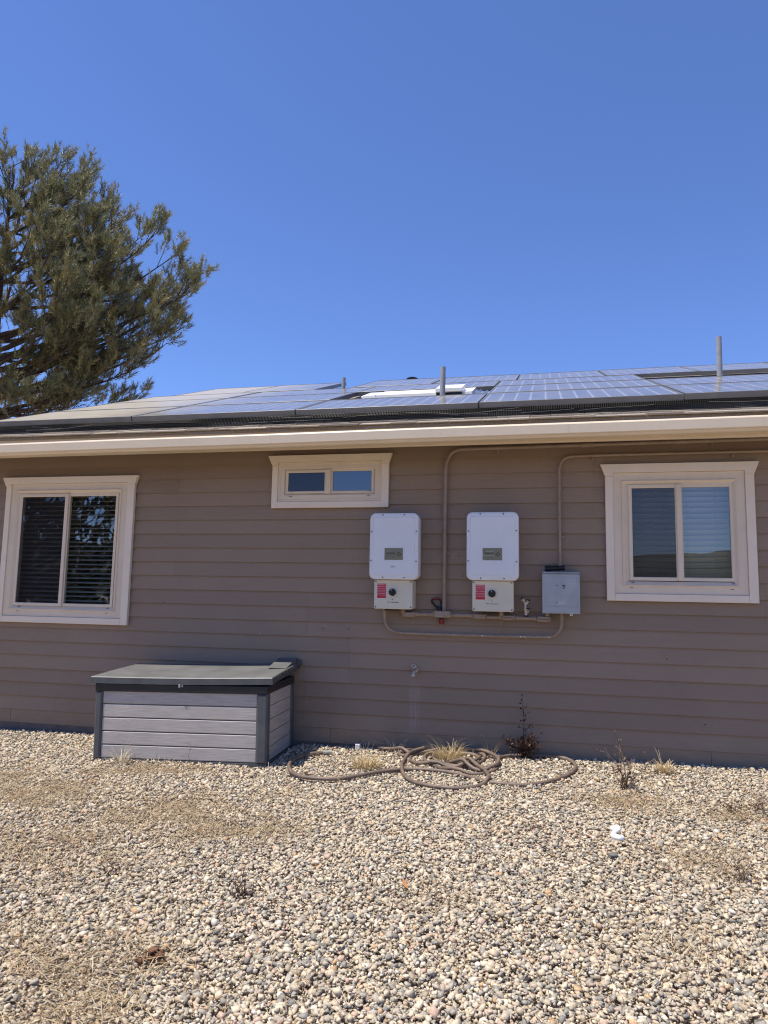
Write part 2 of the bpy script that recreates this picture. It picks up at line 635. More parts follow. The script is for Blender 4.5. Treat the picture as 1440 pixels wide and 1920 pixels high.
    def build(self, name, material, parent=None, smooth=False, **tags):
        off = (0, 0, 0)
        p = parent
        while p is not None:            # builders work in world metres; parents are unrotated
            off = tuple(a + b for a, b in zip(off, p.location))
            p = p.parent
        if tags.pop('local', False):
            off = (0, 0, 0)
        o = bpy.data.objects.new(name, self.mesh(name, material, smooth, off))
        return put(o, parent, **tags)


def np_mesh(name, V, F, material, tint=None, smooth=False, parent=None, **tags):
    me = bpy.data.meshes.new(name)
    V = np.asarray(V, np.float32)
    F = np.asarray(F, np.int32)
    me.vertices.add(len(V))
    me.vertices.foreach_set('co', V.ravel())
    me.loops.add(F.size)
    me.loops.foreach_set('vertex_index', F.ravel())
    me.polygons.add(len(F))
    k = F.shape[1]
    me.polygons.foreach_set('loop_start', np.arange(0, F.size, k, dtype=np.int32))
    me.polygons.foreach_set('loop_total', np.full(len(F), k, np.int32))
    if smooth:
        me.polygons.foreach_set('use_smooth', np.ones(len(F), bool))
    me.update(calc_edges=True)
    if tint is not None:
        at = me.attributes.new('tint', 'FLOAT_COLOR', 'FACE')
        c = np.ones((len(F), 4), np.float32)
        c[:, :3] = tint
        at.data.foreach_set('color', c.ravel())
    me.materials.append(material)
    o = bpy.data.objects.new(name, me)
    return put(o, parent, **tags)


def smooth_path(pts, sub=6):
    pts = [Vector(p) for p in pts]
    out = []
    n = len(pts)
    for i in range(n - 1):
        p0, p1, p2, p3 = pts[max(i - 1, 0)], pts[i], pts[i + 1], pts[min(i + 2, n - 1)]
        for s in range(sub):
            t = s / sub
            out.append(0.5 * ((2 * p1) + (p2 - p0) * t + (2 * p0 - 5 * p1 + 4 * p2 - p3) * t * t + (3 * p1 - p0 - 3 * p2 + p3) * t ** 3))
    out.append(pts[-1])
    return out


def gz(x, y):
    # gravel surface near the house
    return 0.043 + 0.0145 * x + 0.02 * y


# ================================================================== SETTING
# ground: one big sheet, finer near the house
def make_ground():
    xs = [-600, -200, -60, -25, -12, -8, -6.5] + list(np.linspace(-6, 4, 41)) + [5, 7, 12, 25, 60, 200, 600]
    ys = [-600, -200, -60, -25, -12, -8] + list(np.linspace(-6.5, 0.4, 30)) + [2, 6, 12, 25, 60, 200, 600]
    V, F = [], []
    for y in ys:
        for x in xs:
            xc = min(max(x, -12), 8)
            yc = min(max(y, -12), 0.5)
            z = gz(xc, yc) - 0.018
            if -6.6 < x < 4.5 and -6.6 < y < -0.3:
                z += 0.012 * math.sin(x * 2.3 + 1.1 * y) * math.sin(y * 1.9 + 0.4)
            V.append((x, y, z))
    nx = len(xs)
    for j in range(len(ys) - 1):
        for i in range(nx - 1):
            a = j * nx + i
            F.append((a, a + 1, a + 1 + nx, a + nx))
    return np_mesh('ground', V, F, MT['ground'], smooth=True, kind='structure', label='sloping yard ground of gravel and dry soil')


make_ground()


def make_hills():
    V, F = [], []
    n = 96
    for i in range(n):
        t = 2 * math.pi * i / n
        x, y = math.cos(t), math.sin(t)
        h = 27 + 6 * math.sin(3 * t + 0.6) + 5 * math.sin(7 * t + 2) + 3 * math.sin(13 * t)
        for r, z in ((300, -2), (345, h * 0.55), (400, h), (470, h * 0.6), (520, -2)):
            V.append((x * r, y * r, z + (random.uniform(-1, 1) if z > 0 else 0)))
    for i in range(n):
        j = (i + 1) % n
        for k in range(4):
            F.append((i * 5 + k, i * 5 + k + 1, j * 5 + k + 1, j * 5 + k))
    np_mesh('hills', V, F, MT['hills'], smooth=True, kind='structure', label='low dry hills around the yard')


make_hills()

# ------------------------------------------------------------------ house
HX0, HX1, HY1 = -6.0, 6.0, 9.0
E_ = 0.127
Z19 = 0.165
house = empty('house', (0, 0, 0), 'single storey taupe lap sided house with cream window trim and shingle roof', 'house')

# window openings: (x0,x1,z0,z1) = inner edge of the trim
WIN = {
    'L': dict(inn=(-5.07, -3.805, 1.03, 2.30), out=(-5.125, -3.733, 0.972, 2.272), head=(-5.17, -3.70, 2.362)),
    'R': dict(inn=(0.543, 1.521, 1.337, 2.303), out=(0.482, 1.587, 1.281, 2.275), head=(0.447, 1.625, 2.372)),
    'S': dict(inn=(-2.317, -1.366, 2.096, 2.450), out=(-2.371, -1.3035, 2.042, 2.424), head=(-2.411, -1.275, 2.512)),
}
HOLES = [(a + 0.0 - 0.02, b + 0.02, c - 0.02, d + 0.02) for a, b, c, d in (w['inn'] for w in WIN.values())]


def cut_rect(x0, x1, z0, z1, holes):
    rects = [(x0, x1, z0, z1)]
    for hx0, hx1, hz0, hz1 in holes:
        out = []
        for a, b, c, d in rects:
            if b <= hx0 or a >= hx1 or d <= hz0 or c >= hz1:
                out.append((a, b, c, d))
                continue
            if a < hx0:
                out.append((a, hx0, c, d))
            if b > hx1:
                out.append((hx1, b, c, d))
            m0, m1 = max(a, hx0), min(b, hx1)
            if c < hz0:
                out.append((m0, m1, c, hz0))
            if d > hz1:
                out.append((m0, m1, hz1, d))
        rects = out
    return rects


def board_pieces(x0, x1, z0, z1, holes):
    """cells of a board left over after cutting the openings, grouped into connected pieces"""
    xs = sorted({x0, x1, *[h for hh in holes for h in hh[:2] if x0 < h < x1]})
    zs = sorted({z0, z1, *[h for hh in holes for h in hh[2:] if z0 < h < z1]})
    cells = {}
    for i in range(len(xs) - 1):
        for j in range(len(zs) - 1):
            cx, cz = (xs[i] + xs[i + 1]) / 2, (zs[j] + zs[j + 1]) / 2
            if not any(a < cx < b and c < cz < d for a, b, c, d in holes):
                cells[(i, j)] = (i, j, xs[i], xs[i + 1], zs[j], zs[j + 1])
    out = []
    while cells:
        k, c = cells.popitem()
        grp, todo = [c], [k]
        while todo:
            i, j = todo.pop()
            for n in ((i + 1, j), (i - 1, j), (i, j + 1), (i, j - 1)):
                if n in cells:
                    grp.append(cells.pop(n))
                    todo.append(n)
        out.append(grp)
    return out


m = MB()
for a, b, c, d in cut_rect(HX0 + 0.02, HX1 - 0.02, 0.13, 2.68, HOLES):
    m.box(a, b, 0.026, 0.12, c, d)
wall = m.build('wall', MT['concrete'], house)

# lap siding: one object for each board
joints = {}
# butt joints seen in the photograph: course (counted up from the bottom board) -> x positions
for k in range(0, 20):
    joints[k] = []
for k in (0, 1, 2):
    joints[k] += [-2.02]
for k in (3, 4, 5):
    joints[k] += [-1.625]
for k in (6, 7, 8):
    joints[k] += [-2.008]
for k in (14, 15, 16, 17):
    joints[k] += [0.397]
for k in (7, 8, 9):
    joints[k] += [1.645]
joints[18] += [-1.276, 1.003]
joints[19] = [-1.9, 1.5]
for k in range(0, 19):
    joints[k] += [[-4.45, -3.3, 2.9][k % 3] if k not in (3, 4, 5, 6, 7, 8) else 3.2]
for k in range(20):
    z0 = Z19 + k * E_
    z1 = z0 + E_ + 0.006
    if k == 19:
        z1 = z0 + 0.085
    xs = [HX0] + sorted(joints[k]) + [HX1]
    for a, b in zip(xs[:-1], xs[1:]):
        a2 = a + (0.0005 if a != HX0 else 0)
        b2 = b - (0.0005 if b != HX1 else 0)
        # tilted board: butt edge proud at the bottom; notched round the window openings
        for piece in board_pieces(a2, b2, z0, z1, HOLES):
            m = MB()
            idx = {}
            t = 0.0042

            def vid(x, z, back):
                key = (round(x, 5), round(z, 5), back)
                if key not in idx:
                    idx[key] = len(m.v)
                    m.v.append((x, 0.0005 + (z - z0) / E_ * 0.0155 + (t if back else 0), z + (0.006 if back and abs(z - z0) < 1e-6 else 0)))
                return idx[key]
            cells = set((c[0], c[1]) for c in piece)
            for (i, j, xa, xb, za, zb) in piece:
                q = [(xa, za), (xb, za), (xb, zb), (xa, zb)]
                m.f.append(tuple(vid(x, z, 0) for x, z in q))
                m.f.append(tuple(vid(x, z, 1) for x, z in reversed(q)))
                for (di, dj), (p, q2) in zip(((0, -1), (1, 0), (0, 1), (-1, 0)), ((q[0], q[1]), (q[1], q[2]), (q[2], q[3]), (q[3], q[0]))):
                    if (i + di, j + dj) not in cells:
                        m.f.append((vid(*p, 0), vid(*p, 1), vid(*q2, 1), vid(*q2, 0)))
            m.build('siding_board', MT['siding'], wall)
# joint battens: painted flashing strips just left of some joints
# starter strip and skirt boards below the first course
for a, b in ((HX0, -4.915), (-4.912, -1.775), (-1.772, -1.194), (-1.191, 1.2165), (1.2195, HX1)):
    MB().box(a, b, 0.0065, 0.02, 0.045, Z19 - 0.002).build('skirt_board', MT['siding'], house)
m = MB().box(HX0, HX1, 0.012, 0.24, -0.35, 0.129)
m.build('foundation', MT['concrete'], house)
# other outer walls and room box (keeps the rooms dark)
m = MB()
m.box(HX0, HX0 + 0.12, 0.125, HY1, 0.13, 2.68)
m.box(HX1 - 0.12, HX1, 0.125, HY1, 0.13, 2.68)
m.box(HX0 + 0.125, HX1 - 0.125, HY1 - 0.12, HY1, 0.13, 2.68)
m.build('side_wall', MT['siding'], house)
m = MB()
m.box(HX0 + 0.125, HX1 - 0.125, 0.125, HY1 - 0.125, 0.14, 0.2)
m.box(HX0 + 0.125, HX1 - 0.125, 0.125, HY1 - 0.125, 2.55, 2.6)
m.box(HX0 + 0.125, HX1 - 0.125, 3.2, 3.3, 0.201, 2.549)
m.box(-2.9, -2.82, 0.125, 3.19, 0.201, 2.549)
m.box(-0.5, -0.42, 0.125, 3.19, 0.201, 2.549)
m.build('room_partition', MT['interior'], house)

# windows
def sash(x0, x1, z0, z1, y, parent, w=0.03, name='sash'):
    MB().ring_xz(x0 - w, x1 + w, z0 - w, z1 + w, [(0, y + 0.012), (0, y), (w - 0.006, y), (w, y + 0.004), (w, y + 0.012)]).build(name, MT['vinyl'], parent)


def window(key, panes, prof, mull, label):
    w = WIN[key]
    a, b, c, d = w['inn']
    oa, ob, oc, od = w['out']
    ha, hb, hz = w['head']
    win = empty('window', ((a + b) / 2, 0, c))
    win.parent = house
    win['label'] = label
    T0, T1 = -0.034, -0.001
    m = MB()
    zi = d
    m.prism_xz([(ha, hz), (hb, hz), (ob, od), (b, od), (b, zi), (a, zi), (a, od), (oa, od)], T0 - 0.006, T1)
    m.build('head_trim', MT['trim'], win)
    MB().bevel_box(oa, a, T0, T1, oc, od - 0.001, 0.002).build('side_trim', MT['trim'], win)
    MB().bevel_box(b, ob, T0, T1, oc, od - 0.001, 0.002).build('side_trim', MT['trim'], win)
    MB().bevel_box(a + 0.001, b - 0.001, T0 + 0.001, T1, oc, c, 0.002).build('bottom_trim', MT['trim'], win)
    MB().ring_xz(a + 0.0015, b - 0.0015, c + 0.0015, d - 0.0015, [(0, 0.05)] + prof + [(prof[-1][0], 0.06)]).build('frame', MT['vinyl'], win)
    for i, (p0, p1, q0, q1) in enumerate(panes):
        y = -0.020 if i == 0 else -0.012
        sash(p0, p1, q0, q1, y, win, 0.028 if key != 'S' else 0.022)
        MB().add([(p0 - .008, y + .013, q0 - .008), (p1 + .008, y + .013, q0 - .008), (p1 + .008, y + .013, q1 + .008), (p0 - .008, y + .013, q1 + .008)], [(0, 1, 2, 3)]).build('pane', MT['pane'], win)
    if key == 'R':
        MB().box(a + 0.094, panes[0][0] - 0.0285, -0.010, 0.03, panes[0][2] - 0.03, panes[0][3] + 0.03).build('jamb_liner', MT['vinyl'], win)
    # insect screen over the left pane
    p0, p1, q0, q1 = panes[0]
    MB().add([(p0 - .004, -0.013, q0 - .004), (p1 + .004, -0.013, q0 - .004), (p1 + .004, -0.013, q1 + .004), (p0 - .004, -0.013, q1 + .004)], [(0, 1, 2, 3)]).build('insect_screen', MT['screen'], win)
    # meeting rail, weep slots
    mx0, mx1 = mull
    zb, zt = panes[0][2], panes[0][3]
    MB().bevel_box(mx0, mx1, -0.030, 0.03, zb - 0.027, zt + 0.027, 0.003).build('meeting_rail', MT['vinyl'], win)
    for px in (a + (b - a) * 0.13, a + (b - a) * 0.88):
        MB().box(px - 0.013, px + 0.013, prof[0][1] - 0.0012, -0.01, c + 0.045, c + 0.049).build('weep_slot', MT['black'], win)
        MB().box(px - 0.001, px + 0.022, -0.0225, -0.01, c + 0.088, c + 0.091).build('weep_slot', MT['black'], win)
    return win


P1 = [(0, -0.020), (0.060, -0.020), (0.063, -0.030), (0.068, -0.031), (0.098, -0.006)]
P2 = [(0, -0.024), (0.020, -0.024), (0.022, -0.021), (0.058, -0.021), (0.062, -0.012), (0.072, -0.004)]
window('L', [(-4.943, -4.475, 1.158, 2.172), (-4.425, -3.935, 1.158, 2.175)], P1, (-4.468, -4.432), 'two-pane slider with open blinds above the storage box')
window('R', [(0.686, 1.008, 1.470, 2.177), (1.064, 1.409, 1.470, 2.181)], P1, (1.016, 1.056), 'two-pane slider with closed blinds by the grey box')
window('S', [(-2.222, -1.885, 2.192, 2.357), (-1.812, -1.462, 2.192, 2.366)], P2, (-1.872, -1.826), 'short wide slider under the eave')

# eave: soffit, fascia, gutter
MB().box(HX0 - 0.3, HX1 + 0.3, -0.41, 0.02, 2.668, 2.676).build('soffit', MT['soffit'], house)
MB().box(HX0 - 0.3, HX1 + 0.3, -0.43, -0.411, 2.48, 2.676).build('fascia', MT['gutter'], house)
g = MB()
prof = [(-0.432, 0.030), (-0.516, 0.030), (-0.526, 0.033), (-0.534, 0.041), (-0.541, 0.049), (-0.551, 0.053), (-0.5545, 0.058), (-0.557, 0.124), (-0.552, 0.134), (-0.543, 0.140), (-0.534, 0.141), (-0.532, 0.135), (-0.545, 0.122), (-0.545, 0.062), (-0.515, 0.037), (-0.436, 0.037), (-0.436, 0.125), (-0.432, 0.125)]


def gut_z(x):
    return 2.458 + (x + 1.6) * 0.0045


def gutter_piece(x0, x1, y_off=0.0):
    n = 8
    vs, fs = [], []
    k = len(prof)
    for i in range(n + 1):
        x = x0 + (x1 - x0) * i / n
        for y, z in prof:
            vs.append((x, y - y_off, gut_z(x) + z - (0.001 * math.sin(x * 2.1))))
    for i in range(n):
        for j in range(k):
            jj = (j + 1) % k
            fs.append((i * k + j, i * k + jj, (i + 1) * k + jj, (i + 1) * k + j))
    fs.append(tuple(range(k)))
    fs.append(tuple(range(n * k, n * k + k)))
    return MB().add(vs, fs)


gutter_piece(HX0 - 0.3, -2.19).build('gutter', MT['gutter'], house)
gutter_piece(-2.1885, 0.18, 0.0012).build('gutter', MT['gutter'], house)
gutter_piece(0.1815, HX1 + 0.3).build('gutter', MT['gutter'], house)

# roof deck and shingles
TH = R(20.0)
TA = math.tan(TH)
EY, EZ = -0.475, 2.652            # shingle drip edge


def roof_z(y):
    return EZ + (y - EY) * TA


RIDGE_Y = 4.5
m = MB()
zr = roof_z(RIDGE_Y)
m.prism_yz([(EY + 0.03, EZ - 0.02), (EY + 0.03, EZ + 0.006), (RIDGE_Y, zr - 0.004), (HY1 + 0.5, EZ + 0.01), (HY1 + 0.5, EZ - 0.02), (RIDGE_Y, zr - 0.06)], HX0 - 0.3, HX1 + 0.3)
roof = m.build('roof', MT['shingle'], house)
exp = 0.142
for row in range(4):
    y0 = EY + row * exp * math.cos(TH)
    x = HX0 - 0.3 - random.uniform(0, 0.2)
    while x < HX1:
        w = random.choice((0.16, 0.21, 0.26, 0.33))
        thick = random.choice((0.006, 0.010, 0.014))
        L = 0.20 if row < 3 else 0.15
        j = random.uniform(-0.012, 0.008)
        x0, x1 = x, x + w - 0.004
        ya, yb = y0 + j, y0 + L
        lift = 0.006 + 0.0018 * (row % 2)
        za, zb = roof_z(ya) + lift, roof_z(yb) + lift - 0.004
        vs = [(x0, ya, za), (x1, ya, za), (x1, yb, zb), (x0, yb, zb),
              (x0, ya, za + thick), (x1, ya, za + thick), (x1, yb, zb + 0.002), (x0, yb, zb + 0.002)]
        MB().add(vs, [(3, 2, 1, 0), (4, 5, 6, 7), (0, 1, 5, 4), (1, 2, 6, 5), (2, 3, 7, 6), (3, 0, 4, 7)]).build('shingle', MT['shingle'], roof)
        x += w

# ================================================================== SOLAR PANELS
PY, PZ = -0.30, 2.857             # front top edge of the array
PW, PD = 1.552, 1.046


def panel_frame(W, D):
    # local: x along eave, y up the slope, z normal (top of glass = 0)
    m = MB()
    h, w = 0.046, 0.016
    def ringp(prof):
        vs, fs = [], []
        for i, z in prof:
            vs.extend([(i, i, z), (W - i, i, z), (W - i, D - i, z), (i, D - i, z)])
        for k in range(len(prof) - 1):
            for i in range(4):
                j = (i + 1) % 4
                fs.append((k * 4 + i, k * 4 + j, k * 4 + 4 + j, k * 4 + 4 + i))
        m.add(vs, fs)
    ringp([(w, -0.004), (w, 0.002), (0.002, 0.002), (0, 0), (0, -h), (0.03, -h), (0.03, -h + 0.002)])
    return m


def cell_shape(w, h, c=0.016):
    return [(-w / 2 + c, -h / 2), (w / 2 - c, -h / 2), (w / 2, -h / 2 + c), (w / 2, h / 2 - c), (w / 2 - c, h / 2), (-w / 2 + c, h / 2), (-w / 2, h / 2 - c), (-w / 2, -h / 2 + c)]


def panel_meshes(W, D, nx, ny):
    cx, cy = (W - 0.05) / nx, (D - 0.05) / ny
    # white seams run up the slope
    gx, gy = 0.0115, 0.0045
    frame = panel_frame(W, D).mesh('frame', MT['panel_frame'])
    back = MB().box(0.012, W - 0.012, 0.012, D - 0.012, -0.012, -0.008).mesh('backsheet', MT['backsheet'])
    glass = MB().add([(0.015, 0.015, -0.001), (W - 0.015, 0.015, -0.001), (W - 0.015, D - 0.015, -0.001), (0.015, D - 0.015, -0.001)], [(0, 1, 2, 3)]).mesh('glass', MT['solar_glass'])
    m = MB()
    sh = cell_shape(cx - gx, cy - gy)
    for i in range(nx):
        for j in range(ny):
            x, y = 0.025 + (i + .5) * cx, 0.025 + (j + .5) * cy
            m.add([(x + a, y + b, -0.0075) for a, b in sh], [tuple(range(8))])
    grid = m.mesh('cell_grid', MT['cell'])
    one = MB().add([(a, b, 0) for a, b in sh], [tuple(range(8))]).mesh('cell', MT['cell'])
    return frame, back, glass, grid, one, cx, cy


LAND = panel_meshes(PW, PD, 12, 8)
PORT = panel_meshes(PD, PW, 8, 12)


def make_panel(x, s, kind, label, group, single=False):
    fr, back, gl, grid, one, cx, cy = kind
    root = empty('solar_module', (x, PY + s * math.cos(TH), PZ + s * math.sin(TH) + random.uniform(-0.003, 0.003)), label, 'solar panel', group, rot=(TH, 0, 0))
    for nm, me in (('frame', fr), ('backsheet', back), ('glass', gl)):
        put(bpy.data.objects.new(nm, me), root)
    if single:
        nx, ny = (12, 8)
        for i in range(nx):
            for j in range(ny):
                o = bpy.data.objects.new('cell', one)
                o.location = (0.025 + (i + .5) * cx, 0.025 + (j + .5) * cy, -0.0075)
                put(o, root)
    else:
        put(bpy.data.objects.new('cell_grid', grid), root, kind='stuff')
    return root


col_x = [-5.20, -3.635, -2.07, -0.505, 1.06]
col_n = ['at the roof end beside the pine', 'second from the pine end', 'in front of the white roof curb', 'above the two inverters', 'above the closed-blind window']
ROWP = 1.066
for i, x in enumerate(col_x):
    make_panel(x, 0.0, LAND, 'front-row solar panel ' + col_n[i], 'solar panels of the front row', True)
    if i != 2:
        make_panel(x, ROWP, LAND, 'second-row solar panel behind the one ' + ['at the roof end beside the pine', 'second from the pine end', '', 'above the two inverters', 'above the closed-blind window'][i], 'solar panels of the second row')
    if i < 4:
        make_panel(x, 2 * ROWP, LAND, 'third-row solar panel ' + ['at the roof end beside the pine', 'just in front of the short vent pipe', 'right behind the white roof curb', 'behind the column above the two inverters'][i], 'solar panels of the third row')
# top row stands upright on the slope
for k, x in enumerate([-5.02, -3.96]):
    make_panel(x, 3 * ROWP + 0.02, PORT, ['upright top-row solar panel at the pine end', 'upright top-row solar panel beside the short vent pipe'][k], 'upright solar panels of the top row')
names = ['just past the short vent pipe', 'in front of the black vent cap', 'behind the tall middle vent pipe', 'behind the panel column above the inverters', 'left of the tallest vent pipe', 'behind the tallest vent pipe']
for k in range(6):
    make_panel(-2.43 + 1.06 * k, 3 * ROWP + 0.02, PORT, 'upright top-row solar panel ' + names[k], 'upright solar panels of the top row')

# rails and mesh guard below the array front
m = MB()
yr = PY + 0.25
m.box(-5.15, 2.58, yr, yr + 0.04, roof_z(yr) + 0.012, PZ + 0.25 * TA - 0.055)
m.build('mounting_rail', MT['panel_frame'], roof)

guard = empty('wire_mesh_guard', (-5.2, PY, roof_z(PY)), 'black wire mesh guard strip closing the gap under the front panels', 'mesh guard')
m = MB()
mp = MB()
yb = PY - 0.012
xx = -5.2
pts_lo, step = [], 0.0135
n = int((2.62 + 5.2) / step)


def guard_pt(x, t):
    # t 0 bottom .. 1 top
    wob = 0.020 * math.sin(x * 3.1) + 0.012 * math.sin(x * 7.7 + 1)
    zb = roof_z(PY) + 0.014 + 0.004 * math.sin(x * 5)
    zt = PZ - 0.050
    bulge = math.sin(t * math.pi) * (0.010 + 0.5 * wob)
    return (x, yb - 0.02 * (1 - t) - max(bulge, -0.005) - 0.006, zb + (zt - zb) * t)


for i in range(n):
    x = -5.2 + i * step
    p = [guard_pt(x + 0.002 * math.sin(i * 0.3), t) for t in (0, 0.5, 1.0)]
    r = 0.0010
    for a, b in zip(p[:-1], p[1:]):
        m.add([(a[0] - r, a[1], a[2]), (a[0] + r, a[1], a[2]), (b[0] + r, b[1], b[2]), (b[0] - r, b[1], b[2])], [(0, 1, 2, 3)])
for t in np.linspace(0, 1, 7):
    q = [guard_pt(x, t) for x in np.linspace(-5.2, 2.61, 140)]
    m.tube(q, 0.001, 3, False)
m.build('wire_grid', MT['wire'], guard)
# sun-bleached loose wire edges
for k in range(16):
    x0 = random.uniform(-5.0, 1.8)
    L = random.uniform(0.25, 0.7)
    t0, t1 = random.uniform(0.15, 0.8), random.uniform(0.15, 0.8)
    q = []
    for i in range(14):
        u = i / 13
        p = guard_pt(x0 + L * u, t0 + (t1 - t0) * u + 0.05 * math.sin(u * 5 + k))
        q.append((p[0], p[1] - 0.006 - 0.004 * math.sin(i * 2.1), p[2]))
    m2 = MB().tube(q, 0.0008, 4, False)
    m2.build('loose_wire', MT['wire_pale'], guard)
m = MB().box(-5.2, 2.61, PY + 0.10, PY + 0.104, roof_z(PY + 0.10) + 0.02, PZ - 0.02)  # added black sheet standing in for the shade under the panels
m.build('gap_shade_strip', MT['black'], guard)

# ------------------------------------------------------------------ things on the roof
def roof_at(y):
    return roof_z(y) + 0.002


def vent_pipe(x, y, top, r, label):
    b = roof_at(y) - 0.03
    t = empty('vent_pipe', (x, y, b), label, 'vent pipe', 'vent pipes on the roof')
    m = MB()
    m.cyl((x, y, b), (x + 0.004, y, top), r, r, 20, False)
    m.cyl((x + 0.004, y, top), (x + 0.004, y, top - 0.12), r * 0.86, r * 0.86, 20, False)
    k = len(m.v)
    n = 20
    vs, fs = [], []
    for i in range(n):
        tt = 2 * math.pi * i / n
        vs.append((x + 0.004 + r * math.cos(tt), y + r * math.sin(tt), top))
    for i in range(n):
        tt = 2 * math.pi * i / n
        vs.append((x + 0.004 + r * .86 * math.cos(tt), y + r * .86 * math.sin(tt), top))
    for i in range(n):
        j = (i + 1) % n
        fs.append((i, j, n + j, n + i))
    m.add(vs, fs)
    m.build('pipe', MT['pipe'], t, smooth=True)
    MB().cyl((x, y, b), (x, y, b + 0.09), r * 1.9, r * 1.08, 20).build('boot', MT['black'], t, smooth=True)
    return t


vent_pipe(-0.970, 0.85, 3.545, 0.027, 'tall grey vent pipe in front of the white roof curb')
vent_pipe(1.848, 2.06, 4.123, 0.029, 'tallest grey vent pipe standing in the panel gap over the closed-blind window')
vent_pipe(-2.60, 2.95, 4.165, 0.026, 'short grey vent pipe between the upright panels near the pine')

# white roof curb with lid and crumpled flashing
cb = empty('roof_curb', (-1.25, 1.25, roof_at(1.25)), 'long low white metal roof curb lying behind a front-row panel', 'roof curb')
yf = 1.05
zt = 3.352
m = MB()
zb = roof_at(yf) - 0.02
m.prism_yz([(yf, zb), (yf, zt - 0.005), (yf + 0.02, zt), (yf + 0.46, zt + 0.17), (yf + 0.48, zt + 0.16), (yf + 0.48, zb + 0.16)], -1.70, -0.70)
m.build('body', MT['white_metal'], cb)
m = MB()
m.add([(-1.86, yf + 0.02, zt - 0.004), (-1.70, yf - 0.002, zt - 0.004), (-1.70, yf - 0.002, zb - 0.0), (-1.76, yf + 0.0, zb - 0.0),
       (-1.86, yf + 0.45, zt + 0.16), (-1.70, yf + 0.45, zt + 0.16)],
      [(0, 1, 2, 3), (0, 4, 5, 1)])
m.build('end_flange', MT['white_metal'], cb)
vb = empty('roof_vent', (-0.92, 1.03, roof_at(1.0)), 'white hooded box vent with dark opening beside the tall middle pipe', 'roof vent')
m = MB()
x0, x1, yv, zv = -1.058, -0.79, 0.975, 3.372
m.prism_yz([(yv, zv - 0.038), (yv, zv - 0.004), (yv + 0.01, zv), (yv + 0.30, zv + 0.12), (yv + 0.30, zv - 0.05), (yv + 0.035, zv - 0.05)], x0, x1)
m.build('hood', MT['white_metal'], vb)
MB().box(x0 + 0.008, x1 - 0.004, yv + 0.015, yv + 0.034, zv - 0.12, zv - 0.040).build('dark_opening', MT['black'], vb)
MB().box(x0, x0 + 0.007, yv + 0.004, yv + 0.034, zv - 0.12, zv - 0.040).build('cheek', MT['white_metal'], vb)
fl = MB()
n = 10
vs, fs = [], []
for i in range(n + 1):
    for j in range(6):
        x = -0.70 + 0.185 * i / n
        t = j / 5
        vs.append((x, yf - 0.03 + 0.40 * t + random.uniform(-.012, .012), roof_at(yf + 0.4 * t) + 0.105 - 0.03 * (1 - t) + random.uniform(-.014, .014)))
for i in range(n):
    for j in range(5):
        a = i * 6 + j
        fs.append((a, a + 6, a + 7, a + 1))
base = len(vs)
for i in range(n + 1):
    x = -0.70 + 0.185 * i / n
    vs.append((x, yf - 0.045 + random.uniform(-.01, .01), roof_at(yf) - 0.01))
for i in range(n):
    fs.append((i * 6, base + i, base + i + 1, (i + 1) * 6))
fl.add(vs, fs)
fl.build('metal_flashing', MT['alu'], None, smooth=False, label='crumpled shiny metal flashing at the end of the white roof curb', cat='flashing')
# black vent cap at the ridge
vc = empty('roof_ventilator', (-2.03, 4.9, 4.30), 'round black vent cap peeking over the top-row panels', 'vent cap')
MB().cyl((-2.03, 4.9, 4.30), (-2.03, 4.9, 4.69), 0.05, 0.05, 16).build('stem', MT['black'], vc, smooth=True)
m = MB()
m.cyl((-2.03, 4.9, 4.685), (-2.03, 4.9, 4.72), 0.088, 0.095, 20)
m.cyl((-2.03, 4.9, 4.721), (-2.03, 4.9, 4.742), 0.095, 0.055, 20)
m.build('cap', MT['black'], vc, smooth=True)

# ================================================================== INVERTERS
def rrect(x0, x1, z0, z1, r, n=6):
    pts = []
    for cx, cz, a0 in ((x1 - r, z1 - r, 0), (x0 + r, z1 - r, 90), (x0 + r, z0 + r, 180), (x1 - r, z0 + r, 270)):
        for i in range(n + 1):
            a = R(a0 + 90 * i / n)
            pts.append((cx + r * math.cos(a), cz + r * math.sin(a)))
    return pts


def loft(m, rings, cap_front=True, cap_back=True):
    # rings: list of (pts_xz, y)
    n = len(rings[0][0])
    vs, fs = [], []
    for pts, y in rings:
        vs += [(x, y, z) for x, z in pts]
    for k in range(len(rings) - 1):
        for i in range(n):
            j = (i + 1) % n
            fs.append((k * n + i, k * n + j, (k + 1) * n + j, (k + 1) * n + i))
    if cap_front:
        fs.append(tuple(range((len(rings) - 1) * n, len(rings) * n)))
    if cap_back:
        fs.append(tuple(reversed(range(n))))
    m.add(vs, fs)


def text(name, body, x, z, y, size, material, parent, align='CENTER'):
    cu = bpy.data.curves.new(name, 'FONT')
    cu.body = body
    cu.size = size
    cu.align_x = align
    cu.extrude = 0.0
    cu.materials.append(material)
    tmp = bpy.data.objects.new(name, cu)
    me = bpy.data.meshes.new_from_object(tmp)
    bpy.data.objects.remove(tmp)
    o = bpy.data.objects.new(name, me)
    off = parent.location if parent is not None else (0, 0, 0)
    o.location = (x - off[0], y - off[1], z - off[2])
    o.rotation_euler = (R(90), 0, 0)
    return put(o, parent)


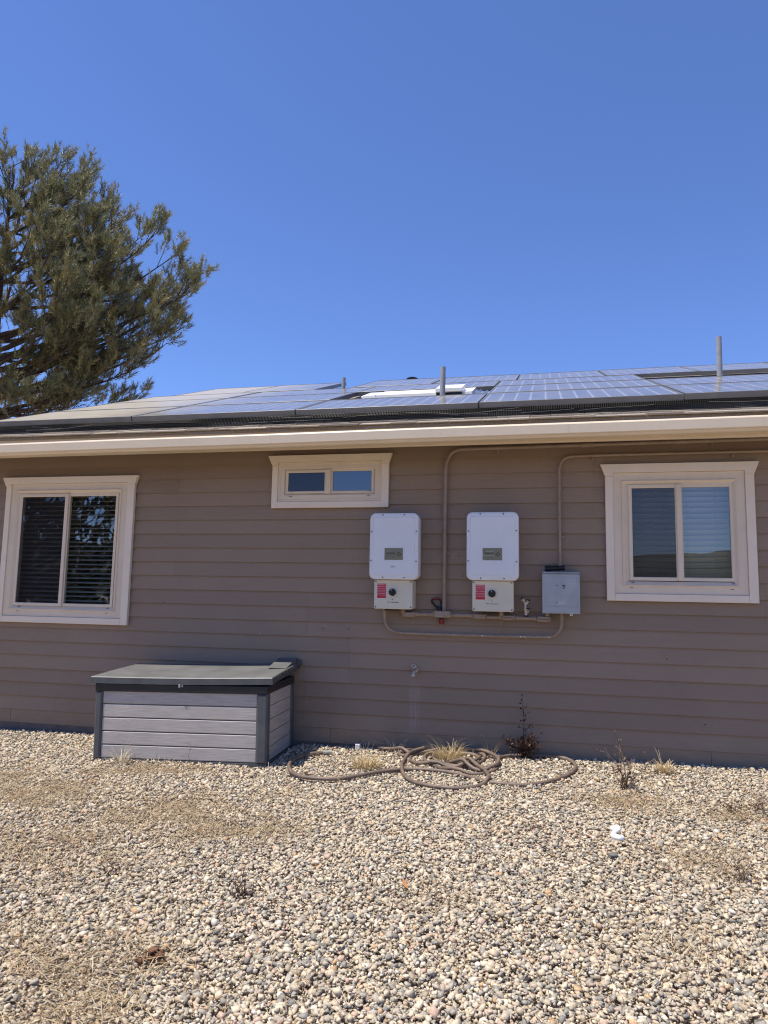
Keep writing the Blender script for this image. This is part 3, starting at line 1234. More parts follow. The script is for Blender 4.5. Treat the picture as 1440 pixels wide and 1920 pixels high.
def inverter(x0, x1, z0, z1, lx0, lx1, lz0, lz1, label, small_text, peel):
    xc = (x0 + x1) / 2
    t = empty('solar_inverter', (xc, 0, lz0), label, 'inverter', 'white inverters on the wall')
    MB().box(xc - 0.16, xc + 0.16, -0.012, -0.001, z0 + 0.02, z1 - 0.03).build('mounting_plate', MT['screw'], t)
    m = MB()
    loft(m, [(rrect(x0 + .012, x1 - .012, z0 + .012, z1 - .012, 0.04), -0.0125), (rrect(x0 + .012, x1 - .012, z0 + .012, z1 - .012, 0.04), -0.115)])
    m.build('heat_sink', MT['inv_white'], t, smooth=True)
    m = MB()
    loft(m, [(rrect(x0, x1, z0, z1, 0.048), -0.116), (rrect(x0, x1, z0, z1, 0.048), -0.210), (rrect(x0 + .003, x1 - .003, z0 + .003, z1 - .003, 0.046), -0.216),
             (rrect(x0 + .008, x1 - .008, z0 + .008, z1 - .008, 0.042), -0.219), (rrect(x0 + .030, x1 - .030, z0 + .034, z1 - .034, 0.022), -0.219),
             (rrect(x0 + .034, x1 - .034, z0 + .038, z1 - .038, 0.020), -0.2235)])
    cov = m.build('cover', MT['inv_white'], t, smooth=True)
    for sx, sz in ((x0 + .11, z1 - .016), (x1 - .12, z1 - .016), (x0 + .115, z0 + .017), (x1 - .115, z0 + .016), (x0 + .015, z1 - .155), (x1 - .017, z1 - .152), (x0 + .014, z0 + .155), (x1 - .017, z0 + .150)):
        MB().cyl((sx, -0.2195, sz), (sx, -0.2245, sz), 0.0062, 0.005, 10).build('screw', MT['screw'], cov)
    # keypad display
    kx0, kx1, kz0, kz1 = x0 + 0.130, x0 + 0.284, z0 + 0.160, z0 + 0.257
    disp = MB().bevel_box(kx0, kx1, -0.2265, -0.2238, kz0, kz1, 0.001).build('display', MT['lcd_plate'], t)
    MB().box(kx0 + 0.014, kx0 + 0.088, -0.2278, -0.2267, kz0 + 0.045, kz0 + 0.062).build('lcd', MT['lcd'], disp)
    bx, bz = kx0 + 0.121, kz0 + 0.047
    for dx, dz in ((0, .0125), (0, -.0125), (.0125, 0), (-.0125, 0)):
        MB().cyl((bx + dx, -0.2268, bz + dz), (bx + dx, -0.2285, bz + dz), 0.0055, 0.005, 12).build('button', MT['black'], disp)
    for i in range(5):
        MB().box(kx0 + .016 + .016 * i, kx0 + .022 + .016 * i, -0.2274, -0.2267, kz0 + .022, kz0 + .025).build('print_mark', MT['dark_print'], disp)
    if peel:
        # peeling protective film around the display
        m = MB()
        z_ = kz0
        for (a, b, c, d) in ((kx0 + .008, kz0 + .036, kx0 + .085, kz0 + .041), (kx0 + .030, kz0 + .068, kx0 + .078, kz0 + .073)):
            k = 7
            for i in range(k):
                u0, u1 = i / k, (i + 1) / k
                h0 = random.uniform(.002, .008)
                m.add([(a + (c - a) * u0, -0.2286, b), (a + (c - a) * u1, -0.2286, b + random.uniform(-.002, .002)), (a + (c - a) * u1, -0.2292, b + h0), (a + (c - a) * u0, -0.2290, b + h0 * .8)], [(0, 1, 2, 3)])
        for (a, b, c, d) in ((.079, .070, .094, .090), (.080, .044, .091, .052), (.083, .034, .095, .014), (.008, .040, .012, .060)):
            m.add([(kx0 + a, -0.2290, kz0 + b), (kx0 + a + .003, -0.2288, kz0 + b), (kx0 + c + .002, -0.2292, kz0 + d), (kx0 + c, -0.2290, kz0 + d)], [(0, 1, 2, 3)])
        m.build('peeling_film', MT['peel'], disp)
    else:
        text('small_print', small_text, (x0 + x1) / 2 - 0.004, z0 + 0.098, -0.2240, 0.020, MT['dark_print'], t)
    # wiring box below
    m = MB()
    loft(m, [(rrect(lx0 + .006, lx1 - .002, lz0 + .004, lz1, 0.008), -0.002), (rrect(lx0 + .006, lx1 - .002, lz0 + .004, lz1, 0.008), -0.158)])
    m.build('wiring_box', MT['inv_cream'], t, smooth=True)
    m = MB()
    loft(m, [(rrect(lx0, lx1, lz0, lz1 - .001, 0.014), -0.159), (rrect(lx0, lx1, lz0, lz1 - .001, 0.014), -0.176), (rrect(lx0 + .004, lx1 - .004, lz0 + .004, lz1 - .005, 0.011), -0.180)])
    door = m.build('box_cover', MT['inv_cream'], t, smooth=True)
    for sx in (lx0 + .014, lx1 - .014):
        for sz in (lz0 + .017, lz1 - .014):
            MB().cyl((sx, -0.1802, sz), (sx, -0.1835, sz), 0.0065, 0.0055, 10).build('screw', MT['screw'], door)
    # warning label: red ground, white print
    rx0, rx1, rz0, rz1 = lx0 + .027, lx0 + .101, lz1 - .150, lz1 - .032
    lab = MB().box(rx0, rx1, -0.1812, -0.1802, rz0, rz1).build('warning_label', MT['red'], t)
    rows = ['! WARNING !', 'ELECTRIC SHOCK', 'HAZARD. DO NOT TOUCH', 'TERMINALS. TERMINALS ON', 'BOTH LINE AND LOAD SIDES', 'MAY BE ENERGIZED IN', 'THE OPEN POSITION']
    zz = rz1 - 0.013
    for i, rw in enumerate(rows):
        s = 0.0135 if i == 0 else 0.0108 if i == 1 else 0.0078
        tx = text('print_line', rw, (rx0 + rx1) / 2, zz, -0.1816, s, MT['white_print'], lab)
        tx.location = (tx.location.x - t.location.x, tx.location.y - t.location.y, tx.location.z - t.location.z)
        zz -= 0.0155 if i < 2 else 0.0132
    # rotary switch
    kx, kz = lx0 + 0.157, lz1 - 0.101
    sw = MB()
    loft(sw, [(rrect(kx - .041, kx + .041, kz - .041, kz + .041, .008, 3), -0.1805), (rrect(kx - .041, kx + .041, kz - .041, kz + .041, .008, 3), -0.1825)])
    swo = sw.build('switch_plate', MT['inv_cream'], t, smooth=True)
    m = MB()
    m.cyl((kx, -0.1828, kz), (kx, -0.205, kz), 0.030, 0.028, 24)
    m.box(kx - .006, kx + .006, -0.2165, -0.2055, kz - .024, kz + .024)
    m.build('knob', MT['black'], swo)
    MB().box(kx - .0015, kx + .0015, -0.2173, -0.2168, kz + .012, kz + .022).build('pointer', MT['white_print'], swo)
    for (a, b, c) in ((-.006, .006, .160), (-.045, -.02, .182), (-.012, .052, .183)):
        MB().box(kx + a, kx + b, -0.1811, -0.1803, lz1 - c - .0022, lz1 - c + .0022).build('print_mark', MT['dark_print'], door)
    # cable glands under the box
    for gx in (lx0 + .095, lx0 + .135, lx0 + .17, lx0 + .275):
        MB().box(gx - .018, gx + .016, -0.11, -0.05, lz0 - .014, lz0 + .003).build('knockout_cover', MT['black'], t)
    for gx in (lx0 + .225,):
        MB().cyl((gx, -0.06, lz0 + .002), (gx, -0.06, lz0 - .035), 0.019, 0.019, 14).build('hub', MT['conduit2'], t, smooth=True)
    return t


inverter(-1.4145, -1.0045, 1.419, 1.968, -1.377, -1.055, 1.178, 1.4165, 'white inverter with small dark print, below the short wide window', 'SPO', False)
inverter(-0.611, -0.1975, 1.422, 1.971, -0.5665, -0.240, 1.176, 1.4195, 'white inverter with peeling display film, beside the grey box', '', True)

# ================================================================== GREY DISCONNECT BOX
gx0, gx1, gz0, gz1 = -0.018, 0.270, 1.172, 1.500
t = empty('disconnect_box', ((gx0 + gx1) / 2, 0, gz0), 'grey metal electrical box hanging beside the second inverter', 'electrical box')
MB().box(gx0 + .006, gx1 - .008, -0.150, -0.001, gz0 + .008, gz1 - .016).build('body', MT['grey_box'], t)
m = MB()
m.prism_yz([(-0.001, gz1 + .004), (-0.001, gz1 - .0155), (-0.166, gz1 - .0155), (-0.170, gz1 - .012), (-0.166, gz1 - .002)], gx0 + .001, gx1 - .003)
m.build('rain_hood', MT['grey_box'], t)
m = MB()
m.bevel_box(gx0, gx1, -0.161, -0.151, gz0, gz1 - .018, 0.003)
dr = m.build('door', MT['grey_box'], t)
m = MB().ring_xz(gx0 + .018, gx1 - .018, gz0 + .05, gz1 - .045, [(0, -0.1612), (.002, -0.1622), (.004, -0.1612)])
m.build('door_emboss', MT['grey_box'], dr)
MB().box(0.091, 0.149, -0.1624, -0.1613, 1.2515, 1.2645).build('white_sticker', MT['white_print'], dr)
MB().cyl((0.096, -0.1626, 1.258), (0.096, -0.1632, 1.258), 0.005, 0.005, 12).build('sticker_mark', MT['black'], dr)
for i in range(4):
    MB().box(0.104 + .010 * i, 0.111 + .010 * i, -0.1630, -0.1626, 1.256, 1.2595).build('sticker_print', MT['dark_print'], dr)
MB().box(0.086, 0.160, -0.1620, -0.1613, 1.364, 1.396).build('worn_sticker', MT['grey_box'], dr)
MB().box(0.136, 0.158, -0.1626, -0.1621, 1.384, 1.395).build('sticker_print', MT['dark_print'], dr)
MB().box(0.139, 0.148, -0.1626, -0.1621, 1.366, 1.373).build('sticker_print', MT['dark_print'], dr)
MB().box(0.151, 0.158, -0.1626, -0.1621, 1.370, 1.382).build('sticker_print', MT['dark_print'], dr)
for i in range(3):
    MB().box(0.087 + .007 * i, 0.092 + .007 * i, -0.1626, -0.1621, 1.387, 1.393).build('sticker_print', MT['dark_print'], dr)
hs = MB()
hs.cyl((0.203, -0.160, 1.1665), (0.203, -0.148, 1.1665), 0.011, 0.011, 14)
hs.build('hasp', MT['white_metal'], t)
MB().cyl((0.203, -0.1612, 1.1665), (0.203, -0.1602, 1.1665), 0.005, 0.005, 12).build('hasp_hole', MT['black'], t)

# black torch lying on top of it
t = empty('flashlight', (0.08, -0.085, 1.504), 'black flashlight lying on top of the grey electrical box', 'flashlight', rot=(0, 0, 0))
m = MB()
m.tube([(0.003, -0.088, 1.526), (0.015, -0.088, 1.526), (0.045, -0.088, 1.526), (0.052, -0.088, 1.5265)], [0.022, 0.0245, 0.0245, 0.020], 16)
m.build('head', MT['black'], t, smooth=True)
m = MB()
m.tube([(0.053, -0.088, 1.5268), (0.080, -0.088, 1.528), (0.120, -0.087, 1.531), (0.158, -0.086, 1.534)], [0.0185, 0.0185, 0.0185, 0.0195], 14)
m.build('barrel', MT['black'], t, smooth=True)
for i in range(5):
    a = 0.085 + 0.013 * i
    MB().cyl((a, -0.0875, 1.5283 + 0.00008 * i * 13), (a + .006, -0.0875, 1.5286 + .001 * i), 0.0195, 0.0195, 14).build('grip_ring', MT['black'], t, smooth=True)

# ================================================================== CONDUIT
def bend(p, c, q, n=8):
    p, c, q = Vector(p), Vector(c), Vector(q)
    return [((1 - t) ** 2) * p + 2 * t * (1 - t) * c + t * t * q for t in [i / n for i in range(n + 1)]]


def strap(x, z, r, vertical, parent, y=-0.03):
    m = MB()
    if vertical:
        m.tube([(x, y + r * .2, z - .009), (x, y + r * .2, z + .009)], r * 1.16, 14)
        m.bevel_box(x + r * .9, x + r * .9 + 0.028, -0.006, -0.001, z - .009, z + .009, .001)
    else:
        m.tube([(x - .009, y + r * .2, z), (x + .009, y + r * .2, z)], r * 1.16, 14)
        m.bevel_box(x - .009, x + .009, -0.006, -0.001, z - r * .9 - 0.028, z - r * .9, .001)
    o = m.build('strap', MT['conduit'], parent, smooth=True)
    return o


# large conduit: inverter row up the wall and along the eave
t = empty('wall_conduit', (-0.812, 0, 1.165), 'thicker taupe conduit rising between the inverters and running along the eave', 'conduit', 'taupe conduits on the wall')
r = 0.0165
pts = [(-0.813, -0.036, 1.165)] + [(-0.8125, -0.036, 1.5), (-0.810, -0.036, 2.2)] + bend((-0.809, -0.036, 2.335), (-0.809, -0.036, 2.527), (-0.665, -0.036, 2.529), 10) + [(-0.37, -0.036, 2.530), (0.33, -0.036, 2.537), (1.7, -0.036, 2.547), (5.6, -0.036, 2.56)]
MB().tube(pts, r, 14).build('pipe', MT['conduit'], t, smooth=True)
m = MB().tube([(0.310, -0.036, 2.537), (0.385, -0.036, 2.538)], 0.0205, 14)
m.tube([(0.300, -0.036, 2.537), (0.309, -0.036, 2.537)], 0.0235, 10).tube([(0.386, -0.036, 2.538), (0.395, -0.036, 2.538)], 0.0235, 10).tube([(0.343, -0.036, 2.537), (0.352, -0.036, 2.5371)], 0.0225, 14)
m.build('coupling', MT['conduit'], t, smooth=True)
strap(-0.372, 2.530, r, False, t, -0.036)
strap(-0.8112, 1.645, r, True, t, -0.036)
strap(1.30, 2.544, r, False, t, -0.036)
# thinner conduit from the grey box
t = empty('wall_conduit', (0.1235, 0, 1.50), 'thinner taupe conduit rising from the grey box and turning over the closed-blind window', 'conduit', 'taupe conduits on the wall')
r = 0.0125
pts = [(0.1235, -0.034, 1.503), (0.1235, -0.034, 1.9), (0.124, -0.034, 2.25)] + bend((0.124, -0.034, 2.325), (0.124, -0.034, 2.444), (0.240, -0.034, 2.446), 10) + [(0.45, -0.034, 2.449), (1.7, -0.034, 2.452), (5.6, -0.034, 2.46)]
MB().tube(pts, r, 12).build('pipe', MT['conduit'], t, smooth=True)
strap(0.392, 2.448, r, False, t, -0.034)
strap(0.1238, 1.785, r, True, t, -0.034)
strap(1.45, 2.4515, r, False, t, -0.034)
MB().cyl((0.1235, -0.034, 1.504), (0.1235, -0.034, 1.575), 0.0175, 0.0165, 12).build('connector', MT['conduit'], t, smooth=True)
# loop below the inverters
t = empty('wall_conduit', (-1.18, 0, 0.975), 'long low taupe conduit loop hanging under both inverters', 'conduit', 'taupe conduits on the wall')
pts = [(-1.312, -0.055, 1.178), (-1.312, -0.055, 1.13)] + bend((-1.310, -0.055, 1.10), (-1.302, -0.055, 0.985), (-1.165, -0.045, 0.981), 10) + [(-0.98, -0.036, 0.977), (-0.4, -0.036, 0.976), (-0.05, -0.036, 0.981)] + bend((0.02, -0.036, 0.985), (0.128, -0.046, 0.990), (0.130, -0.055, 1.10), 10) + [(0.131, -0.055, 1.176)]
MB().tube(pts, 0.0125, 12).build('pipe', MT['conduit2'], t, smooth=True)
MB().cyl((-1.312, -0.055, 1.135), (-1.312, -0.055, 1.176), 0.0175, 0.0175, 12).build('connector', MT['conduit2'], t, smooth=True)
MB().cyl((0.131, -0.055, 1.125), (0.131, -0.055, 1.171), 0.0175, 0.0175, 12).build('connector', MT['conduit2'], t, smooth=True)
strap(-0.965, 0.977, 0.0125, False, t, -0.036)
strap(-0.150, 0.979, 0.0125, False, t, -0.036)
for x in (-0.50, -0.16, -0.19, 0.03):
    MB().ball((x, -0.049, 0.979), 0.005, 8, 4, (1.4, .5, 1)).build('paint_chip', MT['white_print'], t)
# horizontal run of conduit bodies
t = empty('junction_run', (-0.55, 0, 1.11), 'horizontal run of conduit fittings joining both inverters and the grey box', 'conduit fittings')


def cbody(x0, x1, z, h, round_=True, y=-0.075):
    m = MB()
    rr = h * (0.48 if round_ else 0.12)
    loft(m, [(rrect(x0, x1, z - h / 2, z + h / 2, rr), y + 0.055), (rrect(x0, x1, z - h / 2, z + h / 2, rr), y + 0.006), (rrect(x0 + .004, x1 - .004, z - h / 2 + .004, z + h / 2 - .004, rr * .85), y)])
    o = m.build('conduit_body', MT['conduit2'], t, smooth=True)
    m = MB()
    loft(m, [(rrect(x0 + .008, x1 - .008, z - h / 2 + .007, z + h / 2 - .007, rr * .8), y - .0005), (rrect(x0 + .008, x1 - .008, z - h / 2 + .007, z + h / 2 - .007, rr * .8), y - .004)])
    m.build('body_cover', MT['conduit2'], o, smooth=True)
    for sx in (x0 + .016, x1 - .016):
        MB().cyl((sx, y - .0045, z), (sx, y - .0065, z), .004, .004, 8).build('cover_screw', MT['screw'], o)
    return o


cbody(-1.160, -1.050, 1.134, 0.042, False)
cbody(-0.898, -0.742, 1.143, 0.056, True, -0.097)
cbody(-0.572, -0.460, 1.132, 0.042, False)
cbody(-0.340, -0.226, 1.127, 0.042)
cbody(-0.066, 0.050, 1.123, 0.046)
for x0, x1, z in ((-1.050, -0.898, 1.138), (-0.742, -0.572, 1.137), (-0.460, -0.340, 1.129), (-0.226, -0.066, 1.126)):
    MB().tube([(x0, -0.05, z), (x1, -0.05, z)], 0.0155, 12).build('nipple', MT['conduit2'], t, smooth=True)
    for xa in (x0, x1 - .022):
        MB().cyl((xa + .001, -0.05, z), (xa + .021, -0.05, z), 0.0195, 0.0195, 10).build('locknut', MT['conduit2'], t, smooth=True)
MB().cyl((0.02, -0.06, 1.1465), (0.02, -0.06, 1.174), 0.017, 0.017, 12).build('hub', MT['conduit2'], t, smooth=True)
# thin earth wire
MB().tube(smooth_path([(-0.335, -0.07, 1.105), (-0.348, -0.05, 1.075), (-0.360, -0.03, 1.03), (-0.368, -0.03, 0.985)], 5), 0.0028, 6).build('earth_wire', MT['conduit2'], None, smooth=True, label='thin painted wire hanging between fitting run and low conduit loop', cat='wire')

# hose nozzle hooked behind the middle fitting
t = empty('hose_nozzle', (-0.86, -0.06, 1.06), 'black and red hose nozzle hooked behind the middle conduit fitting', 'hose nozzle')
yn = -0.021
m = MB()
m.tube(smooth_path([(-0.862, yn, 1.185), (-0.895, yn, 1.215), (-0.918, yn, 1.245), (-0.912, yn, 1.262), (-0.880, yn, 1.268), (-0.850, yn, 1.262), (-0.842, yn, 1.238), (-0.834, yn, 1.205), (-0.838, yn, 1.180)], 4), 0.0085, 8)
m.build('lever_loop', MT['black'], t, smooth=True)
MB().tube([(-0.905, yn - .004, 1.2655), (-0.88, yn - .004, 1.2725), (-0.855, yn - .004, 1.2675)], [0.0065, 0.009, 0.0065], 8).build('red_trigger', MT['red_plastic'], t, smooth=True)
MB().tube([(-0.852, yn, 1.212), (-0.850, yn, 1.18), (-0.844, yn, 1.14), (-0.838, yn, 1.10)], [0.016, 0.0185, 0.0185, 0.018], 12).build('handle', MT['black'], t, smooth=True)
MB().tube([(-0.8375, yn, 1.099), (-0.836, yn, 1.082), (-0.834, yn, 1.062)], [0.0195, 0.0205, 0.019], 12).build('red_collar', MT['red_plastic'], t, smooth=True)
MB().tube([(-0.855, yn, 1.2), (-0.820, yn - .006, 1.215), (-0.800, yn - .008, 1.205)], [0.008, 0.006, 0.004], 8).build('spout', MT['screw'], t, smooth=True)

# brass valve standing on the fitting run
t = empty('brass_valve', (-0.145, -0.06, 1.14), 'small weathered brass hose valve standing upright beside the grey box', 'valve')
yv = -0.066
m = MB()
m.cyl((-0.146, yv, 1.1425), (-0.146, yv, 1.150), 0.019, 0.019, 12)
m.build('foot_ring', MT['black'], t)
m = MB()
m.tube([(-0.146, yv, 1.150), (-0.147, yv, 1.165), (-0.148, yv, 1.172), (-0.149, yv, 1.192), (-0.150, yv, 1.215), (-0.151, yv, 1.23)], [0.012, 0.014, 0.010, 0.016, 0.014, 0.010], 12)
m.tube([(-0.151, yv, 1.228), (-0.154, yv, 1.25), (-0.168, yv, 1.272), (-0.176, yv - .004, 1.283)], [0.010, 0.011, 0.013, 0.015], 12)
m.tube([(-0.149, yv, 1.235), (-0.136, yv, 1.255), (-0.128, yv - .003, 1.268)], [0.009, 0.010, 0.013], 12)
m.build('body', MT['brass'], t, smooth=True)
MB().tube([(-0.145, yv, 1.172), (-0.130, yv, 1.176), (-0.126, yv, 1.188)], [0.007, 0.006, 0.005], 8).build('tailpiece', MT['brass'], t, smooth=True)
MB().tube([(-0.145, yv - .012, 1.207), (-0.108, yv - .014, 1.208)], [0.004, 0.0028], 8).build('lever', MT['black'], t, smooth=True)
MB().cyl((-0.1765, yv - .004, 1.2835), (-0.181, yv - .005, 1.290), 0.014, 0.0135, 12).build('outlet', MT['black'], t)
MB().cyl((-0.1277, yv - .003, 1.2685), (-0.1235, yv - .004, 1.275), 0.013, 0.0125, 12).build('outlet', MT['black'], t)

# nail holes and a paint fleck in the siding
for nx_, nz_, mm_ in ((-1.866, 0.995, 'black'), (-1.643, 0.998, 'black'), (-2.44, 0.935, 'white_print'), (-3.39, 1.19, 'black'), (0.92, 0.84, 'black'), (1.18, 0.36, 'black'), (-0.70, 1.63, 'black'), (-0.66, 1.46, 'black')):
    MB().cyl((nx_, 0.004, nz_), (nx_, -0.0035, nz_), 0.0042, 0.0035, 8).build('nail_head', MT[mm_], house)
# wall tap
t = empty('hose_bib', (-1.053, 0, 0.63), 'small metal hose bib on the wall above a pale water streak', 'tap')
MB().cyl((-1.055, -0.001, 0.680), (-1.055, -0.009, 0.680), 0.027, 0.022, 16).build('escutcheon', MT['brass'], t, smooth=True)
MB().tube([(-1.055, -0.010, 0.680), (-1.055, -0.05, 0.680), (-1.055, -0.072, 0.670), (-1.055, -0.082, 0.648)], [0.013, 0.014, 0.014, 0.013], 12).build('spout', MT['brass'], t, smooth=True)
MB().cyl((-1.055, -0.083, 0.649), (-1.055, -0.086, 0.632), 0.0165, 0.0165, 12).build('thread_ring', MT['brass'], t, smooth=True)
MB().tube([(-1.055, -0.05, 0.692), (-1.055, -0.066, 0.712)], 0.006, 8).build('stem', MT['brass'], t, smooth=True)
m = MB()
for i in range(5):
    a = 2 * math.pi * i / 5
    m.ball((-1.055 + .016 * math.cos(a), -0.069 + .008 * math.sin(a), 0.715 + .014 * math.sin(a)), 0.0075, 8, 5)
m.build('handwheel', MT['brass'], t, smooth=True)

# ================================================================== BLINDS
def blind(x0, x1, z0, z1, y, tilt, label, sag):
    t = empty('window_blind', ((x0 + x1) / 2, y, z1), label, 'blind', 'blinds inside the windows')
    MB().box(x0, x1, y - .02, y + .02, z1 - .0, z1 + .035).build('head_rail', MT['slat'], t)
    n = int((z1 - z0) / 0.0435)
    for k in range(n):
        zc = z1 - 0.03 - k * 0.0435
        m = MB()
        d = 0.0245
        S = 10
        vs, fs = [], []
        ww = random.uniform(-.0015, .0015)
        for i in range(S + 1):
            u = i / S
            x = x0 + (x1 - x0) * u
            zs = zc - sag(u, k / n) + ww * u
            cy, sz = math.cos(tilt) * d, math.sin(tilt) * d
            vs += [(x, y - cy, zs - sz), (x, y, zs + .0022), (x, y + cy, zs + sz), (x, y + cy, zs + sz - .0022), (x, y, zs), (x, y - cy, zs - sz - .0022)]
        for i in range(S):
            for j in range(6):
                jj = (j + 1) % 6
                fs.append((i * 6 + j, i * 6 + jj, i * 6 + 6 + jj, i * 6 + 6 + j))
        m.add(vs, fs)
        m.build('slat', MT['slat'], t)
    for u in (0.17, 0.56, 0.8):
        x = x0 + (x1 - x0) * u
        MB().tube([(x, y - .026, z1), (x, y - .026, z0)], 0.0012, 5).build('ladder_cord', MT['slat_cord'], t)
    MB().box(x0, x1, y - .022, y + .022, z0 - .012, z0 + .006).build('bottom_rail', MT['slat'], t)
    return t


blind(-5.03, -3.85, 1.12, 2.215, 0.115, R(17), 'open white blind slats inside the window above the storage box', lambda u, k: 0.0)
blind(0.62, 1.50, 1.43, 2.215, 0.115, R(-50), 'closed white blind slats inside the window beside the grey box', lambda u, k: 0.010 * k * math.sin(math.pi * u))

# ================================================================== STORAGE BOX
def deck_box():
    W, D, H = 1.39, 0.74, 0.60
    t = empty('deck_box', (-3.42, -0.885, -0.022), 'grey wood-look resin deck box with warped dark lid against the wall', 'storage box', rot=(0, R(-1.0), R(4.2)))
    L = dict(parent=t, local=True)
    lz = 0.0
    MB().box(0.02, W - 0.02, 0.02, D - 0.02, -0.02, 0.025).build('base', MT['resin_dark'], **L)
    MB().box(0.0, W, 0.0, D, -0.02, 0.018).build('base_rail', MT['resin_dark'], **L)
    # corner posts
    for (x, y) in ((0, 0), (W - 0.082, 0), (0, D - 0.07), (W - 0.082, D - 0.07)):
        m = MB()
        wd = 0.058 if x == 0 else 0.082
        m.bevel_box(x, x + wd, y - 0.004, y + 0.074, 0.018, 0.528, 0.012)
        m.build('corner_post', MT['resin_dark'], **L)
    # front planks
    ph = 0.102
    for k in range(5):
        z0 = 0.024 + k * ph
        MB().bevel_box(0.058, W - 0.082, 0.010, 0.03, z0, z0 + ph - 0.0055, 0.005).build('front_plank', MT['plank'], **L)
        # side plank (turned to face +x)
        for side in (0, 1):
            m = MB()
            x = W - 0.010 if side else 0.010
            xi = W - 0.03 if side else 0.03
            y0, y1 = 0.074, D - 0.07
            m.box(min(x, xi), max(x, xi), y0, y1, z0, z0 + ph - 0.0055)
            m.build('side_plank', MT['plank'], **L)
        MB().box(0.058, W - 0.082, D - 0.03, D - 0.01, z0, z0 + ph - 0.0055).build('back_plank', MT['plank'], **L)
    MB().box(0.03, W - 0.03, 0.031, 0.036, 0.02, 0.53).build('inner_liner', MT['resin_dark'], **L)
    MB().box(W - 0.036, W - 0.031, 0.037, D - 0.035, 0.02, 0.53).build('inner_liner', MT['resin_dark'], **L)
    # top rim
    m = MB()
    m.bevel_box(-0.002, W + 0.002, -0.008, 0.05, 0.529, 0.588, 0.006)
    m.box(-0.002, 0.05, 0.051, D, 0.529, 0.588)
    m.box(W - 0.05, W + 0.002, 0.051, D, 0.529, 0.588)
    m.box(0.051, W - 0.051, D - 0.05, D, 0.529, 0.588)
    m.build('rim', MT['resin_black'], **L)
    # latch
    m = MB()
    m.bevel_box(W * 0.5 - 0.008, W * 0.5 + 0.008, -0.018, -0.0085, 0.566, 0.590, 0.003)
    m.bevel_box(W * 0.5 + 0.016, W * 0.5 + 0.028, -0.016, -0.0085, 0.570, 0.588, 0.003)
    m.build('latch', MT['pipe'], **L)
    # lid: warped sheet with drooping rim, lifted at the back right corner
    nx, ny = 24, 12
    ov = 0.034
    vs, fs = [], []

    def zl(u, v):
        z = 0.640 + 0.003 * math.sin(math.pi * min(v, 1)) + 0.030 * v
        z += 0.030 * (u ** 3) * v + 0.006 * math.sin(math.pi * u) * (v - .5)
        z += 0.014 * u * (1 - v) - 0.004 * math.sin(math.pi * u) * (1 - v)
        return z
    for j in range(ny + 1):
        for i in range(nx + 1):
            u, v = i / nx, j / ny
            vs.append((-ov + (W + 2 * ov) * u, -0.008 + (D + 0.028) * v, zl(u, v)))
    for j in range(ny):
        for i in range(nx):
            a = j * (nx + 1) + i
            fs.append((a, a + 1, a + nx + 2, a + nx + 1))
    # rim skirt
    edge = [i for i in range(nx + 1)] + [(nx + 1) * j + nx for j in range(1, ny + 1)] + [(nx + 1) * ny + i for i in range(nx - 1, -1, -1)] + [(nx + 1) * j for j in range(ny - 1, 0, -1)]
    b0 = len(vs)
    for e in edge:
        x, y, z = vs[e]
        cx, cy = W / 2, D / 2
        vs.append((x + 0.006 * (1 if x > cx else -1), y + 0.006 * (1 if y > cy else -1), z - 0.006))
    b1 = len(vs)
    for k, e in enumerate(edge):
        x, y, z = vs[b0 + k]
        vs.append((x + 0.004 * (1 if x > W / 2 else -1), y - 0.002, z - 0.046))
    b2 = len(vs)
    for k, e in enumerate(edge):
        x, y, z = vs[b1 + k]
        vs.append((x + (0.012 if x < W / 2 else -0.012), y + (0.012 if y < D / 2 else -0.012), z + 0.003))
    n = len(edge)
    rim_f = []
    for k in range(n):
        kk = (k + 1) % n
        fs.append((edge[k], b0 + k, b0 + kk, edge[kk]))
        rim_f.append((b0 + k, b1 + k, b1 + kk, b0 + kk))
        rim_f.append((b1 + k, b2 + k, b2 + kk, b1 + kk))
    lid = MB().add(vs[:b1], fs).build('lid', MT['resin_lid'], smooth=True, **L)
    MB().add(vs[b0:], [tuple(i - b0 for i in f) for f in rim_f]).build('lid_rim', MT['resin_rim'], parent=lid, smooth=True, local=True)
    # ribs along the open side edge
    for k in range(6):
        y = 0.10 + 0.09 * k
        v = (y + .008) / (D + .028)
        z = zl(1, v)
        MB().box(W + ov + 0.0075, W + ov + 0.0125, y, y + 0.008, z - 0.052, z - 0.008).build('lid_rib', MT['resin_dark'], parent=lid, local=True)
    # broken hinge flap sticking up at the back right
    m = MB()
    m.prism_yz([(D - 0.34, zl(1, .52) + .003), (D - 0.03, zl(1, 1) + 0.038), (D + 0.02, zl(1, 1) + 0.033), (D + 0.03, zl(1, 1) - .03), (D - 0.05, zl(1, 1) - .02)], W - 0.13, W + 0.026)
    m.build('raised_flap', MT['resin_lid'], parent=lid, local=True)
    m = MB()
    m.bevel_box(W - 0.03, W + 0.062, D - 0.03, D + 0.02, 0.675, 0.722, 0.006)
    m.build('hinge_block', MT['resin_dark'], **L)
    # dark slot handle on the side
    MB().box(W - 0.002, W + 0.0035, 0.18, 0.50, 0.558, 0.572).build('side_grip', MT['black'], **L)
    return t


deck_box()

